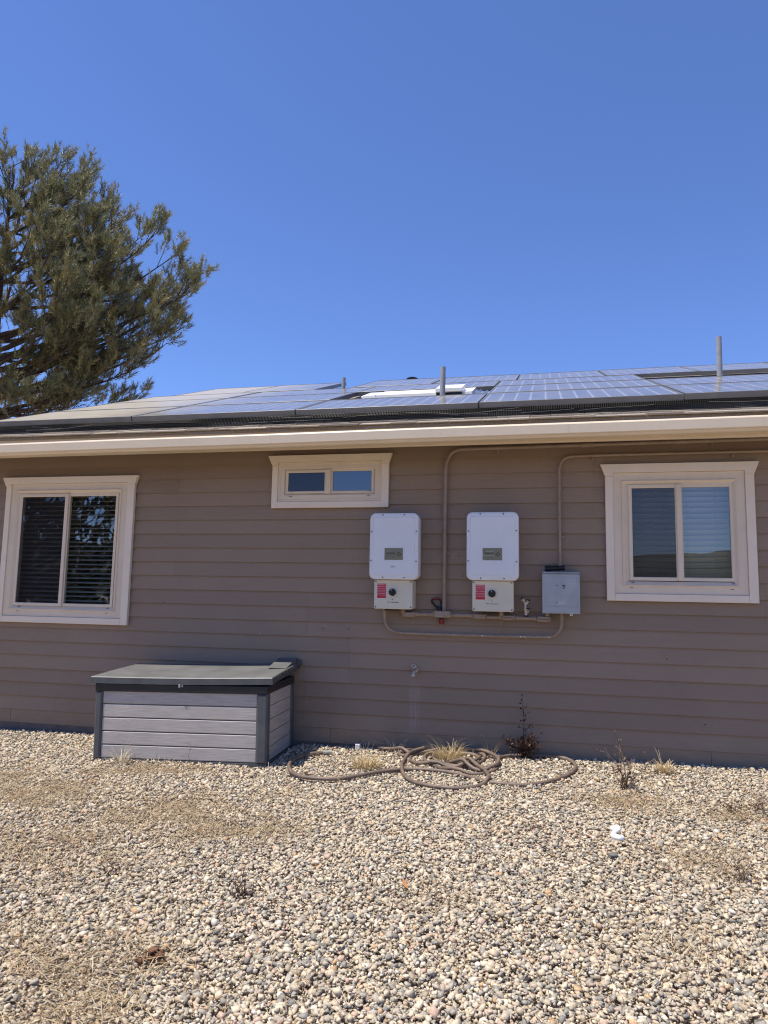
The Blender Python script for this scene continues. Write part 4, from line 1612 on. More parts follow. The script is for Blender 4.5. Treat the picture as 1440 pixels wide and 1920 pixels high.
# ================================================================== GARDEN HOSE
HP = [(-1.716, -0.324), (-1.781, -0.361), (-1.85, -0.439), (-1.882, -0.587), (-1.862, -0.759), (-1.776, -0.942), (-1.659, -1.046), (-1.518, -1.068), (-1.373, -1.029), (-1.258, -0.901), (-1.15, -0.79), (-1.033, -0.706), (-0.904, -0.67), (-0.768, -0.679), (-0.63, -0.724), (-0.491, -0.82), (-0.375, -0.898), (-0.25, -0.927), (-0.13, -0.916), (-0.01, -0.828), (0.115, -0.66), (0.197, -0.462), (0.211, -0.267), (0.166, -0.134), (0.082, -0.06), (-0.019, -0.05), (-0.169, -0.08), (-0.291, -0.12), (-0.367, -0.255), (-0.341, -0.438), (-0.386, -0.631), (-0.5, -0.731), (-0.633, -0.699), (-0.784, -0.571), (-0.9, -0.389), (-0.915, -0.203), (-0.809, -0.084), (-0.652, -0.05), (-0.518, -0.07), (-0.466, -0.164), (-0.483, -0.366), (-0.571, -0.51), (-0.709, -0.5), (-0.809, -0.404), (-0.853, -0.25), (-0.798, -0.142), (-0.675, -0.111), (-0.551, -0.141), (-0.492, -0.281), (-0.527, -0.446), (-0.632, -0.57), (-0.77, -0.554), (-0.933, -0.502), (-1.011, -0.414), (-1.018, -0.249), (-0.932, -0.116), (-0.796, -0.06), (-0.631, -0.055), (-0.474, -0.103), (-0.358, -0.303), (-0.354, -0.508), (-0.444, -0.625), (-0.588, -0.544), (-0.700, -0.463), (-0.680, -0.40), (-0.600, -0.451), (-0.481, -0.582), (-0.386, -0.785), (-0.402, -0.944), (-0.483, -1.056), (-0.6, -1.098), (-0.74, -1.08), (-0.877, -1.005), (-0.978, -0.839), (-1.037, -0.628), (-1.052, -0.387), (-1.006, -0.208), (-0.958, -0.103), (-1.053, -0.07), (-1.119, -0.116), (-1.133, -0.232), (-1.085, -0.293), (-1.06, -0.20), (-1.171, -0.134), (-1.345, -0.06)]
t = empty('garden_hose', (-0.75, -0.55, gz(-0.75, -0.55)), 'brown garden hose lying in tangled coils on the gravel below the inverters', 'hose')
pth = smooth_path([(x, y, 0) for x, y in HP], 6)
# stack crossings: each later pass rides over earlier passes close to it
zs = []
rad = 0.0138
arr = np.array([(p.x, p.y) for p in pth])
for i, p in enumerate(pth):
    z = gz(p.x, p.y) + 0.012 + rad * 0.8
    if i > 60:
        d = np.hypot(arr[:i - 14, 0] - p.x, arr[:i - 14, 1] - p.y)
        near = np.where(d < rad * 2.0)[0]
        if len(near):
            z = max(z, min(max(zs[k] for k in near) + rad * 1.9, z + 0.075))
    zs.append(z)
zs = np.array(zs)
for _ in range(6):
    zs[1:-1] = np.maximum(zs[1:-1], 0.5 * (zs[:-2] + zs[2:]) - 0.0005)
MB().tube([(p.x, p.y, z) for p, z in zip(pth, zs)], rad, 10).build('tube', MT['hose'], t, smooth=True)
p0, p1 = pth[0], pth[1]
d = (p0 - p1).normalized()
a = Vector((p0.x, p0.y, zs[0]))
m = MB()
m.tube([a - d * 0.02, a + d * 0.015, a + d * 0.016, a + d * 0.05], [0.0165, 0.0165, 0.019, 0.019], 12)
m.build('end_fitting', MT['rubber'], t, smooth=True)

# ================================================================== PLANTS AND LITTER
def blades(base, n, h, spread, lean, w, cols, curve=0.4, seed=0, flat=0.0):
    """thin curved grass blades, each two quads + tip; returns V, F, T"""
    rs = np.random.default_rng(seed)
    V, F, T = [], [], []
    for _ in range(n):
        a = rs.uniform(0, 2 * math.pi)
        rr = spread * math.sqrt(rs.uniform(0, 1))
        x, y = base[0] + rr * math.cos(a), base[1] + rr * math.sin(a)
        b = a + rs.normal(0, 0.6)
        L = h * rs.uniform(0.45, 1.0)
        ln = lean * rs.uniform(0.2, 1.2)
        dirx, diry = math.cos(b), math.sin(b)
        px, py = -diry, dirx
        ww = w * 1.5 * rs.uniform(0.6, 1.2)
        k0 = len(V)
        S = 4
        for s in range(S + 1):
            u = s / S
            ang = ln + curve * u * u * rs.uniform(0.8, 1.2)
            hx = L * u * math.sin(min(ang, 1.5))
            hz = L * u * math.cos(min(ang, 1.5))
            wd = ww * (1 - 0.8 * u)
            cx, cy, cz = x + dirx * hx, y + diry * hx, base[2] + hz * (1 - flat)
            V.append((cx - px * wd, cy - py * wd, cz))
            V.append((cx + px * wd, cy + py * wd, cz))
        c = cols[rs.integers(len(cols))]
        j = rs.uniform(0.8, 1.15)
        for s in range(S):
            F.append((k0 + 2 * s, k0 + 2 * s + 1, k0 + 2 * s + 3, k0 + 2 * s + 2))
            T.append(tuple(v * j for v in c))
    return V, F, T


STRAW = [(0.56, 0.43, 0.22), (0.50, 0.37, 0.19), (0.62, 0.50, 0.30), (0.42, 0.30, 0.16)]
PALE = [(0.55, 0.47, 0.34), (0.48, 0.39, 0.26), (0.60, 0.53, 0.40)]
BROWN = [(0.10, 0.062, 0.045), (0.13, 0.08, 0.055), (0.07, 0.045, 0.035), (0.16, 0.10, 0.07)]


def tuft(x, y, parts, label, group='dry grass tufts on the gravel'):
    V, F, T = [], [], []
    z = gz(x, y) - 0.004
    for i, (n, h, sp, lean, w, cols, cur) in enumerate(parts):
        v, f, tt = blades((x, y, z), n, h, sp, lean, w, cols, cur, seed=int(abs(x * 977 + y * 331)) + i)
        k = len(V)
        V += v
        F += [tuple(q + k for q in ff) for ff in f]
        T += tt
    o = np_mesh('dry_grass_tuft', np.array(V) - np.array([x, y, z]), F, MT['straw'], np.array(T), label=label, cat='grass tuft', group=group)
    o.location = (x, y, z)
    return o


tuft(-3.121, -0.975, [(70, 0.17, 0.05, 0.5, 0.0016, PALE, 0.5), (10, 0.34, 0.03, 0.25, 0.0012, PALE, 0.25)], 'pale dry grass tuft leaning on the front of the deck box')
tuft(-2.83, -0.93, [(45, 0.12, 0.10, 0.9, 0.0014, PALE, 0.5), (3, 0.30, 0.02, 0.15, 0.0012, PALE, 0.2)], 'low wispy dry grass before the middle of the deck box')
tuft(-1.309, -0.632, [(230, 0.155, 0.09, 0.75, 0.0016, STRAW, 0.5)], 'small round straw tuft inside the hose end loop')
tuft(-0.742, -0.256, [(260, 0.16, 0.10, 0.6, 0.0017, STRAW, 0.5), (24, 0.30, 0.06, 0.55, 0.0015, STRAW, 0.35)], 'tall straw tuft growing in the middle of the hose coils')
tuft(-0.42, -0.12, [(26, 0.21, 0.03, 0.5, 0.0014, STRAW, 0.3)], 'thin straw tuft behind the hose coils next to the dead weed')
tuft(-1.190, -0.07, [(36, 0.17, 0.06, 0.75, 0.0015, PALE, 0.5)], 'wispy tuft at the wall foot where the hose emerges')
tuft(0.84, -0.304, [(120, 0.11, 0.06, 0.6, 0.0024, STRAW, 0.3), (6, 0.20, 0.03, 0.4, 0.0034, STRAW, 0.15)], 'yellow straw tuft below the closed-blind window')
tuft(-1.41, -0.08, [(12, 0.13, 0.05, 0.6, 0.0011, PALE, 0.4)], 'sparse thin blades beside the white block at the wall')


def weed(x, y, stems, label, zoff=0.0, cols=BROWN, leafn=10, leaf=0.012, name='dead_weed', group='dead weeds in the gravel'):
    """dry stalks: tapered stems with twiglets and curled scraps of leaf"""
    z = gz(x, y) - 0.004
    rs = np.random.default_rng(int(abs(x * 7919 + y * 104729)) % 100000)
    V, F, T = [], [], []

    def stem(p, q, r0, r1, c):
        p, q = Vector(p), Vector(q)
        d = (q - p).normalized()
        a = d.orthogonal().normalized()
        b = d.cross(a)
        k = len(V)
        for cc, rr in ((p, r0), (q, r1)):
            for i in range(4):
                tt = math.pi / 2 * i
                V.append(tuple(cc + (a * math.cos(tt) + b * math.sin(tt)) * rr))
        for i in range(4):
            j = (i + 1) % 4
            F.append((k + i, k + j, k + 4 + j, k + 4 + i))
            T.append(c)

    def scrap(p, s, c):
        k = len(V)
        n = Vector(rs.normal(0, 1, 3)).normalized()
        a = n.orthogonal().normalized()
        b = n.cross(a)
        P = Vector(p)
        for u, v, w in ((-1, -.35, 0), (0.2, -.5, .35), (1, .1, 0), (-.1, .5, .25)):
            V.append(tuple(P + (a * u + b * v + n * w) * s))
        F.append((k, k + 1, k + 2, k + 3))
        T.append(c)
    for (dx, dy, h, r, nl) in stems:
        p = Vector((rs.normal(0, .012), rs.normal(0, .012), 0))
        S = 6
        tot = Vector((dx, dy, h))
        pts = [p]
        for s in range(1, S + 1):
            u = s / S
            pts.append(p + Vector((dx * u ** 1.3, dy * u ** 1.3, h * u)) + Vector(rs.normal(0, .006, 3)))
        for s in range(S):
            c = cols[rs.integers(len(cols))]
            stem(pts[s], pts[s + 1], r * (1 - .6 * s / S), r * (1 - .6 * (s + 1) / S), c)
        for _ in range(nl):
            s = rs.uniform(0.1, 1) * S
            i = min(int(s), S - 1)
            q = pts[i].lerp(pts[i + 1], s - i)
            tip = q + Vector((rs.normal(0, .03), rs.normal(0, .03), abs(rs.normal(.015, .02))))
            c = cols[rs.integers(len(cols))]
            stem(q, tip, r * .4, r * .2, c)
            for _ in range(2):
                scrap(q.lerp(tip, rs.uniform(.4, 1.1)), leaf * rs.uniform(.5, 1.3), cols[rs.integers(len(cols))])
    o = np_mesh(name, V, F, MT['weed'], np.array(T), label=label, cat='weed', group=group)
    o.location = (x, y, z + zoff)
    return o


RED = [(0.075, 0.04, 0.03), (0.10, 0.052, 0.038), (0.05, 0.03, 0.024), (0.15, 0.09, 0.058)]
st = [(-0.005, -0.005, 0.47, 0.004, 26)] + [(rng.normal(0, .10), rng.normal(-.03, .04), abs(rng.normal(.13, .05)) + .03, 0.003, 14) for _ in range(22)]
weed(-0.158, -0.085, st, 'dark reddish dead weed with tall stalk against the wall', cols=RED, leaf=0.013)
TAN = [(0.20, 0.13, 0.09), (0.28, 0.20, 0.13), (0.15, 0.095, 0.07), (0.36, 0.27, 0.17)]
st = [(-0.055, 0.0, 0.36, 0.0045, 12)] + [(rng.normal(0.0, .10), rng.normal(0, .05), abs(rng.normal(.14, .05)) + .04, 0.0032, 4) for _ in range(16)]
weed(0.514, -0.792, st, 'dead bush with one tall curled stalk below the closed-blind window', cols=TAN, leaf=0.012)
for i, (x, y, n, h, lab, cl) in enumerate([
        (-1.313, -2.875, 7, 0.11, 'small dark twiggy weed with a long thin stalk in the open gravel', BROWN),
        (-1.996, -2.792, 4, 0.07, 'tiny dark upright weed near the straw patch', BROWN),
        (-0.07, -1.765, 4, 0.08, 'tiny bent weed in front of the hose', TAN),
        (0.878, -2.211, 7, 0.12, 'sparse reddish weed near the white foam scrap', TAN),
        (1.26, -1.086, 10, 0.10, 'low twiggy weed at the edge of the straw patch by the wall', TAN),
        (1.09, -1.16, 6, 0.08, 'dark bent twig weed between the dead bush and the low twiggy weed', BROWN)]):
    st = [(rng.normal(0, .035), rng.normal(0, .03), h * rng.uniform(.5, 1.1), 0.0024, 4) for _ in range(n)]
    if i == 0:
        st.append((-0.075, 0.03, 0.20, 0.0013, 1))
    weed(x, y, st, lab, cols=cl, leaf=0.007)

# dry stem in front of the deck box
weed(-2.62, -0.90, [(0.03, 0.0, 0.17, 0.0016, 5)], 'single thin dry stem before the deck box', cols=BROWN, leaf=0.005)

# reddish brown knobbly clump (old cone) in the foreground
t = empty('pine_cone', (-1.394, -3.44, gz(-1.394, -3.44)), 'reddish brown broken cone lying on the gravel in the foreground', 'pine cone')
rs = np.random.default_rng(5)
for k in range(26):
    a = rs.uniform(0, 6.28)
    rr = abs(rs.normal(0, .028))
    c = (-1.394 + rr * math.cos(a) * 1.2, -3.44 + rr * math.sin(a), gz(-1.394, -3.44) + 0.010 + max(0, .034 - rr * .8) * rs.uniform(.3, 1))
    MB().ball(c, rs.uniform(.007, .013), 7, 5, (rs.uniform(.8, 1.5), rs.uniform(.7, 1.2), rs.uniform(.5, 1))).build('cone_scale', MT['scat'], t, smooth=True)

# white foam scrap, white block at the wall, leaf, dark stone
z = gz(0.363, -1.795) + 0.022
m = MB().tube(smooth_path([(0.340, -1.76, z + .018), (0.368, -1.755, z + .03), (0.378, -1.772, z + .026), (0.352, -1.79, z + .012), (0.350, -1.815, z + .004), (0.380, -1.83, z), (0.392, -1.815, z)], 4),
              [0.008] + [0.015] * 8 + [0.012] * 6 + [0.016] * 9 + [0.012], 10)
m.build('foam_scrap', MT['foam'], None, smooth=True, label='curled white foam scrap lying on the gravel', cat='foam scrap')
MB().bevel_box(-1.535, -1.495, -0.085, -0.035, gz(-1.5, -.05), gz(-1.5, -.05) + 0.045, .004).build('white_block', MT['white_metal'], None, label='small white plastic block at the wall foot', cat='block')
z = gz(-0.618, -2.675) + 0.03
m = MB().add([(-0.630, -2.66, z + .016), (-0.622, -2.672, z + .022), (-0.606, -2.682, z + .008), (-0.596, -2.70, z - .006), (-0.612, -2.694, z - .002), (-0.626, -2.684, z + .008)], [(0, 1, 5), (1, 2, 4, 5), (2, 3, 4)])
m.build('fallen_leaf', MT['leaf'], None, label='single orange dry leaf on the gravel', cat='leaf')
rs = np.random.default_rng(3)
m = MB().ball((0.325, -2.06, gz(.325, -2.06) + .014), 0.022, 10, 7, (1.15, .8, .5))
m.build('dark_stone', MT['darkrock'], None, smooth=True, label='larger dark stone behind the foam scrap', cat='stone')

# ------------------------------------------------------------------ gravel: loose stones (uncountable)
ico = []
g_ = (1 + 5 ** .5) / 2
for a, b in ((1, g_), (-1, g_), (1, -g_), (-1, -g_)):
    ico += [(0, a, b), (a, b, 0), (b, 0, a)]
ico = np.array(ico, np.float32)
ico /= np.linalg.norm(ico[0])
bm = bmesh.new()
for v in ico:
    bm.verts.new(v)
r_ = bmesh.ops.convex_hull(bm, input=bm.verts)
bm.verts.index_update()
bm.faces.ensure_lookup_table()
bmesh.ops.recalc_face_normals(bm, faces=bm.faces)
IV = np.array([v.co[:] for v in bm.verts], np.float32)
IF = np.array([[v.index for v in f.verts] for f in bm.faces], np.int32)
bm.free()

PATCH = [(-3.12, -1.73, .55, .9), (-2.13, -1.95, .55, .8), (-1.72, -2.09, .4, .9), (-2.55, -2.64, .6, .6), (-1.75, -3.6, .5, .8), (-1.5, -3.8, .3, .8), (0.5, -1.12, .3, .9),
         (0.75, -2.0, .38, .5), (1.12, -1.2, .3, .7), (-0.46, -2.74, .25, .45), (-3.0, -1.12, .35, .9), (-2.6, -1.05, .3, .7), (-3.6, -1.5, .5, .7), (-1.7, -1.5, .3, .4), (0.5, -2.9, .3, .4)]


def patch(x, y):
    f = np.zeros_like(x)
    for px, py, s, a in PATCH:
        f = np.maximum(f, a * np.exp(-(((x - px) / s) ** 2 + ((y - py) / (s * .7)) ** 2)))
    return f * (0.75 + 0.35 * np.sin(x * 9 + 2 * np.sin(y * 7)) * np.sin(y * 11 + x * 3))


cube = np.array([(x, y, z) for x in (-1, 1) for y in (-1, 1) for z in (-1, 1)], np.float32) * 0.68
CF = np.array([(0, 1, 3), (0, 3, 2), (4, 6, 7), (4, 7, 5), (0, 4, 5), (0, 5, 1), (2, 3, 7), (2, 7, 6), (0, 2, 6), (0, 6, 4), (1, 5, 7), (1, 7, 3)], np.int32)


def stone_batch(n, PV, PF, jitter, zmin, zmax):
    """n loose stones from one base shape: vertices, triangles, colour for each triangle"""
    m = n * 3
    y = rng.uniform(-4.35, -0.012, m)
    xl = -5.05 + (-y) * 0.86 - 0.42
    xr = 1.7 - (-y) * 0.27 + 0.60
    x = xl + rng.uniform(0, 1, m) * (xr - xl)
    p = patch(x, y)
    inbox = (x > -3.40) & (x < -2.06) & (y > -0.84 + (x + 3.4) * 0.07)       # clear of the deck box
    keep = (rng.uniform(0, 1, m) < (xr - xl) / 8.0 * (0.62 + 0.13 * -y)) & ~inbox & (rng.uniform(0, 1, m) > p * 0.45)
    idx = np.where(keep)[0][:n]
    x, y, p = x[idx], y[idx], p[idx]
    n = len(x)
    size = np.clip(rng.lognormal(math.log(0.0083), 0.41, n), 0.0036, 0.021) * np.where(p > 0.45, 0.82, 1.0)
    S = size[:, None] * np.stack([np.ones(n), rng.uniform(.52, .92, n), rng.uniform(zmin, zmax, n)], 1)
    V = PV[None] + rng.uniform(-jitter, jitter, (n, len(PV), 3)).astype(np.float32)
    V = V * S[:, None, :]
    yaw = rng.uniform(0, 2 * np.pi, n)
    tx, ty = rng.normal(0, .40, n), rng.normal(0, .40, n)
    cz, sz = np.cos(yaw)[:, None], np.sin(yaw)[:, None]
    X, Y, Z = V[..., 0], V[..., 1], V[..., 2]
    X, Y = X * cz - Y * sz, X * sz + Y * cz
    Y, Z = Y * np.cos(tx)[:, None] - Z * np.sin(tx)[:, None], Y * np.sin(tx)[:, None] + Z * np.cos(tx)[:, None]
    X, Z = X * np.cos(ty)[:, None] + Z * np.sin(ty)[:, None], -X * np.sin(ty)[:, None] + Z * np.cos(ty)[:, None]
    z0 = gz(x, y) + 0.012 * np.sin(x * 2.3 + 1.1 * y) * np.sin(y * 1.9 + 0.4) * (y < -.3) + rng.uniform(-0.008, 0.009, n) + size * .15 - 0.006 * (p > .4)
    V = np.stack([X + x[:, None], Y + y[:, None], Z + z0[:, None]], -1).reshape(-1, 3)
    F = (PF[None] + (np.arange(n) * len(PV))[:, None, None]).reshape(-1, 3)
    pal = np.array([(.68, .56, .41), (.60, .485, .345), (.54, .465, .37), (.43, .385, .325), (.335, .31, .275), (.22, .21, .20), (.75, .65, .51), (.82, .75, .64), (.62, .43, .33), (.56, .36, .20), (.45, .36, .26)])
    wt = np.array([.19, .16, .16, .14, .11, .05, .09, .03, .05, .02, .04])
    col = (pal[rng.choice(len(pal), n, p=wt / wt.sum())] * 0.9 + np.array((.50, .43, .30)) * 0.1) * rng.uniform(.80, 1.12, (n, 1))
    f = np.clip(p, 0, 1)[:, None] * .6                                       # soil dusts the stones in the straw patches
    col = col * (1 - f) + np.array((.47, .36, .235)) * f
    return V, F, np.repeat(col, len(PF), 0)


def gravel():
    v1, f1, c1 = stone_batch(92000, cube, CF, 0.34, .34, .66)                # angular chips
    v2, f2, c2 = stone_batch(54000, IV, IF, 0.26, .38, .66)                  # rounded pebbles
    np_mesh('gravel', np.concatenate([v1, v2]), np.concatenate([f1, f2 + len(v1)]), MT['stones'], np.concatenate([c1, c2]), smooth=False, kind='stuff',
            label='loose mixed tan and grey gravel stones covering the yard')


gravel()


def straw():
    n = 17000
    x = rng.uniform(-4.6, 1.9, n * 8)
    y = rng.uniform(-4.2, -0.05, n * 8)
    n = n
    p = patch(x, y)
    inbox = (x > -3.46) & (x < -1.98) & (y > -0.9 + (x + 3.4) * 0.07)
    keep = (rng.uniform(0, 1, n * 8) < (p ** 1.25 * 1.1 + 0.025)) & ~inbox
    idx = np.where(keep)[0][:n]
    x, y = x[idx], y[idx]
    n = len(x)
    a = rng.uniform(0, 2 * np.pi, n)
    L = rng.uniform(.015, .065, n)
    w = rng.uniform(.0008, .0018, n)
    t = rng.normal(0.05, .28, n)
    z = gz(x, y) + rng.uniform(.006, .026, n)
    dx, dy, dz = np.cos(a) * np.cos(t) * L, np.sin(a) * np.cos(t) * L, np.sin(t) * L
    bx_, by_ = -np.sin(a) * w, np.cos(a) * w
    V = np.stack([np.stack([x - dx - bx_, y - dy - by_, z - dz], 1), np.stack([x - dx + bx_, y - dy + by_, z - dz], 1),
                  np.stack([x + bx_, y + by_, z + .004], 1), np.stack([x - bx_, y - by_, z + .004], 1),
                  np.stack([x + dx, y + dy, z + dz], 1)], 1)
    V = V.reshape(-1, 3)
    k = np.arange(n) * 5
    F = np.concatenate([np.stack([k, k + 1, k + 2], 1), np.stack([k, k + 2, k + 3], 1), np.stack([k + 3, k + 2, k + 4], 1)])
    pal = np.array([(.50, .39, .23), (.42, .30, .17), (.58, .49, .34), (.30, .19, .11), (.36, .25, .15)])
    c = pal[rng.integers(0, len(pal), n)] * rng.uniform(.8, 1.15, (n, 1))
    np_mesh('straw_litter', V, F, MT['straw'], np.tile(c, (3, 1)), kind='stuff', label='scattered dry straw litter among the stones')


straw()

# ================================================================== PINE TREES
def shoot_variant(rs, n, L, nl, w):
    """bottle-brush of needles around a twig pointing along +z"""
    u = rs.uniform(0.0, 1.0, n)
    a = rs.uniform(0, 2 * np.pi, n)
    el = rs.uniform(0.55, 1.15, n) - 0.35 * u
    ln = nl * rs.uniform(.7, 1.15, n)
    ox = np.zeros((n, 3))
    ox[:, 2] = u * L
    d = np.stack([np.cos(a) * np.sin(el), np.sin(a) * np.sin(el), np.cos(el)], 1)
    s = np.stack([-np.sin(a), np.cos(a), np.zeros(n)], 1)
    rot = rs.uniform(0, np.pi, n)
    perp = np.cross(d, s)
    s = s * np.cos(rot)[:, None] + perp * np.sin(rot)[:, None]
    tip = ox + d * ln[:, None]
    tip[:, 2] += 0.01
    V = np.stack([ox - s * w, ox + s * w, tip], 1)
    return V.reshape(-1, 3).astype(np.float32)


def pine(base, height, env, tips, seed, name, label, needle_w, n_limb, density, trunk_r, dead_tint=0.25, group=None, needles=36):
    rs = np.random.default_rng(seed)
    root = empty(name, base, label, 'tree', group)
    # trunk
    tp = []
    for i in range(13):
        u = i / 12
        tp.append(Vector((0.10 * math.sin(u * 4 + seed), 0.08 * math.sin(u * 5 + 1), height * u)))
    m = MB()
    m.tube(tp, [max(trunk_r * (1 - 0.93 * (i / 12)) * (1.25 if i == 0 else 1), .015) for i in range(13)], 12)
    m.build('trunk', MT['bark'], root, smooth=True, local=True)

    def trunk_at(z):
        u = min(max(z / height, 0), 1) * 12
        i = min(int(u), 11)
        return tp[i].lerp(tp[i + 1], u - i)
    limbs = []
    # given limb tips (local coordinates) first, then a spiral of others inside the envelope
    for tx, ty, tz, rise in tips:
        limbs.append((Vector((tx, ty, tz)), max(tz - rise, 1.2)))
    for k in range(n_limb):
        u = (k + .5) / n_limb
        zt = env[0][0] + (env[-1][0] - env[0][0]) * (u ** 0.9)
        rmax = np.interp(zt, [e[0] for e in env], [e[1] for e in env])
        a = k * 2.39996 + rs.normal(0, .25)
        rr = rmax * rs.uniform(.72, 1.0)
        limbs.append((Vector((rr * math.cos(a), rr * math.sin(a), zt)), max(zt - rr * rs.uniform(.35, .62) - .1, 1.0)))
    shoots = []     # position, direction, scale, tint
    for li, (tip, zo) in enumerate(limbs):
        o = trunk_at(min(zo, height * .96))
        L = (tip - o).length
        c = o.lerp(tip, .55) + Vector((0, 0, -0.10 * L))
        S = 9
        pts = [((1 - t) ** 2) * o + 2 * t * (1 - t) * c + t * t * tip + Vector(rs.normal(0, .025 * L / 3, 3)) * (0 if i in (0, S) else 1) for i, t in enumerate([j / S for j in range(S + 1)])]
        r0 = max(0.010 + 0.011 * L, .016)
        mm = MB().tube(pts, [max(r0 * (1 - .88 * i / S), .005) for i in range(S + 1)], 6)
        nsec = int(max(5, L * 2.9 * density))
        for k in range(nsec):
            u = rs.uniform(.10, 1.0) ** .75
            f = u * S
            i = min(int(f), S - 1)
            p = pts[i].lerp(pts[i + 1], f - i)
            d = (pts[i + 1] - pts[i]).normalized()
            side = d.cross(Vector((0, 0, 1))).normalized() * (1 if k % 2 else -1)
            out = (d * rs.uniform(.45, 1.0) + side * rs.uniform(.1, .95) + Vector((0, 0, rs.uniform(.0, .75)))).normalized()
            l2 = (0.35 + 0.55 * (1 - u) * min(L / 3, 1.0) + .15 * rs.uniform()) * rs.uniform(.7, 1.2) * min(1.0, .5 + L / 4)
            e = p + out * l2 + Vector((0, 0, .16 * l2))
            q1 = p.lerp(e, .5) - Vector((0, 0, .05 * l2))
            mm.tube([p, q1, e], [.008, .006, .003], 4, False)
            ns = int(max(5, l2 * 20 * density * (0.55 if tip.z < 0.56 * height else 1.0)))
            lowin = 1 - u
            for j in range(ns):
                v = 1.06 - 0.62 * rs.uniform() ** 1.5
                pp = p.lerp(e, min(v, 1.0)) + Vector(rs.normal(0, .05, 3))
                dd = (out * .75 + Vector((0, 0, .6)) + Vector(rs.normal(0, .40, 3))).normalized()
                tn = rs.uniform()
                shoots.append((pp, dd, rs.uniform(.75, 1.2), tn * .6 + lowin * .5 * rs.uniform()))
        for j in range(5):
            dd = ((pts[-1] - pts[-2]).normalized() + Vector((0, 0, .6)) + Vector(rs.normal(0, .3, 3))).normalized()
            shoots.append((tip + Vector(rs.normal(0, .05, 3)), dd, rs.uniform(.9, 1.25), rs.uniform(0, .4)))
        mm.build('limb', MT['bark'], root, smooth=True, local=True)
    var = [shoot_variant(rs, needles, .20, .105, needle_w) for _ in range(8)]
    n = len(shoots)
    Vs, Ts = [], []
    P = np.array([s[0][:] for s in shoots])
    D = np.array([s[1][:] for s in shoots])
    SC = np.array([s[2] for s in shoots])
    TN = np.array([s[3] for s in shoots])
    A = np.cross(D, np.array([0.3, .1, 1.0]))
    A /= np.linalg.norm(A, axis=1, keepdims=True) + 1e-9
    B = np.cross(D, A)
    vi = rs.integers(0, 8, n)
    green = np.array((0.225, 0.23, 0.115))
    dark = np.array((0.095, 0.115, 0.075))
    olive = np.array((0.33, 0.285, 0.135))
    brown = np.array((0.165, 0.105, 0.060))
    for k in range(8):
        ix = np.where(vi == k)[0]
        v = var[k]
        W = P[ix][:, None, :] + SC[ix][:, None, None] * (A[ix][:, None, :] * v[None, :, 0:1] + B[ix][:, None, :] * v[None, :, 1:2] + D[ix][:, None, :] * v[None, :, 2:3])
        Vs.append(W.reshape(-1, 3))
        t = TN[ix]
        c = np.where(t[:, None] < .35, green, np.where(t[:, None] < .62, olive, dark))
        c = np.where((t > 1 - dead_tint)[:, None], brown, c)
        c = c * rs.uniform(.75, 1.25, (len(ix), 1))
        cc = np.repeat(c, len(v) // 3, 0) * rs.uniform(.8, 1.2, (len(ix) * (len(v) // 3), 1))
        Ts.append(cc)
    V = np.concatenate(Vs)
    T = np.concatenate(Ts)
    F = np.arange(len(V)).reshape(-1, 3)
    np_mesh('crown', V, F, MT['needles'], T, parent=root)
    # cones
    for k in range(9):
        s = shoots[rs.integers(n)]
        MB().ball(tuple(s[0]), .05, 8, 6, (.75, .75, 1.1)).build('cone', MT['cone'], root, smooth=True, local=True)
    return root, n


# the pine beyond the house; crown profile = (height, radius)
PB = (-11.14, 6.46, 0.0)
ENV = [(4.3, 2.4), (4.9, 2.6), (5.3, 2.4), (5.7, 2.1), (6.1, 2.9), (6.6, 3.4), (7.3, 3.7), (7.9, 3.7), (8.5, 3.3), (9.0, 3.0), (9.5, 2.3), (10.0, 1.7), (10.3, 0.9), (10.45, 0.4)]
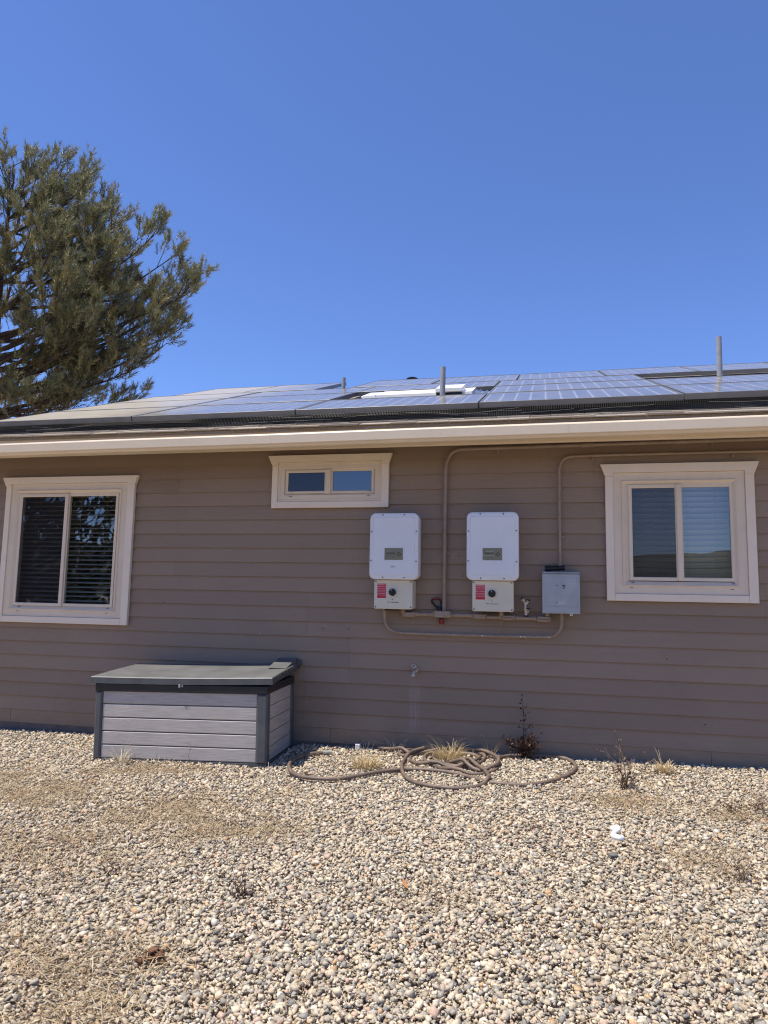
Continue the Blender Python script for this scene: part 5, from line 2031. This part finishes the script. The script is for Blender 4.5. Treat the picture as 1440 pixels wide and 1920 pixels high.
# limb tips towards the photographed side: (along the picture, depth, height, rise over its length)
side = Vector((0.976, 0.218, 0.0))
dep = Vector((-0.218, 0.976, 0.0))
TI = []
for s, d, h, rise in [(4.15, 0.0, 7.62, 2.1), (4.30, -0.2, 7.75, 2.2), (3.62, 0.3, 8.55, 2.0), (3.45, -0.5, 8.62, 2.2), (3.75, .5, 8.15, 2.1), (2.95, 0.2, 9.0, 1.9), (2.75, -.5, 8.95, 1.9), (2.25, 0.1, 9.6, 1.7), (2.0, .5, 9.5, 1.6), (1.85, -.2, 10.0, 1.6), (1.55, .3, 10.1, 1.3),
                      (1.05, 0, 10.35, 1.2), (.9, .4, 10.2, 1.0), (0.4, 0, 10.4, .7), (4.0, .3, 7.0, 1.7), (3.95, -.4, 6.8, 1.6), (3.7, 0.0, 6.5, 1.3), (3.25, .2, 6.15, 1.2), (3.1, -.5, 5.95, 1.2), (2.3, 0.2, 5.75, .9), (2.95, .1, 5.25, .35), (2.2, -.4, 5.15, .3), (2.4, .6, 5.3, .4), (1.6, -.2, 5.2, .3), (1.2, .5, 5.0, .2), (0.9, -.8, 5.1, .2),
                      (3.3, .8, 7.7, 1.6), (2.8, -1.0, 7.8, 1.6), (3.0, 1.0, 7.2, 1.4), (2.4, -.9, 8.6, 1.5), (1.8, -1.0, 9.2, 1.3), (1.2, -1.1, 9.7, 1.2), (2.2, -1.4, 7.0, 1.2), (3.2, -1.1, 7.1, 1.3), (2.6, -1.4, 6.3, 1.0), (1.4, -1.7, 8.1, 1.2)]:
    v = side * s * 0.945 + dep * d
    TI.append((v.x, v.y, h, rise))
_, ns = pine(PB, 10.2, ENV, TI, 21, 'pine_tree', 'tall dense pine rising behind the roof end', 0.0050, 46, 1.30, 0.21, 0.08)
# tree behind the photographer, seen only mirrored in the window above the deck box
ENV2 = [(0.4, 3.9), (1.6, 4.2), (2.8, 3.9), (3.5, 3.7), (4.3, 3.3), (6.5, 2.6), (8.2, 1.4), (9.4, 0.4)]
pine((-14.9, -12.4, -0.4), 9.4, ENV2, [], 5, 'bushy_pine', 'bushy young pine mirrored in the window above the storage box', 0.032, 165, 0.74, 0.14, 0.1, needles=24)
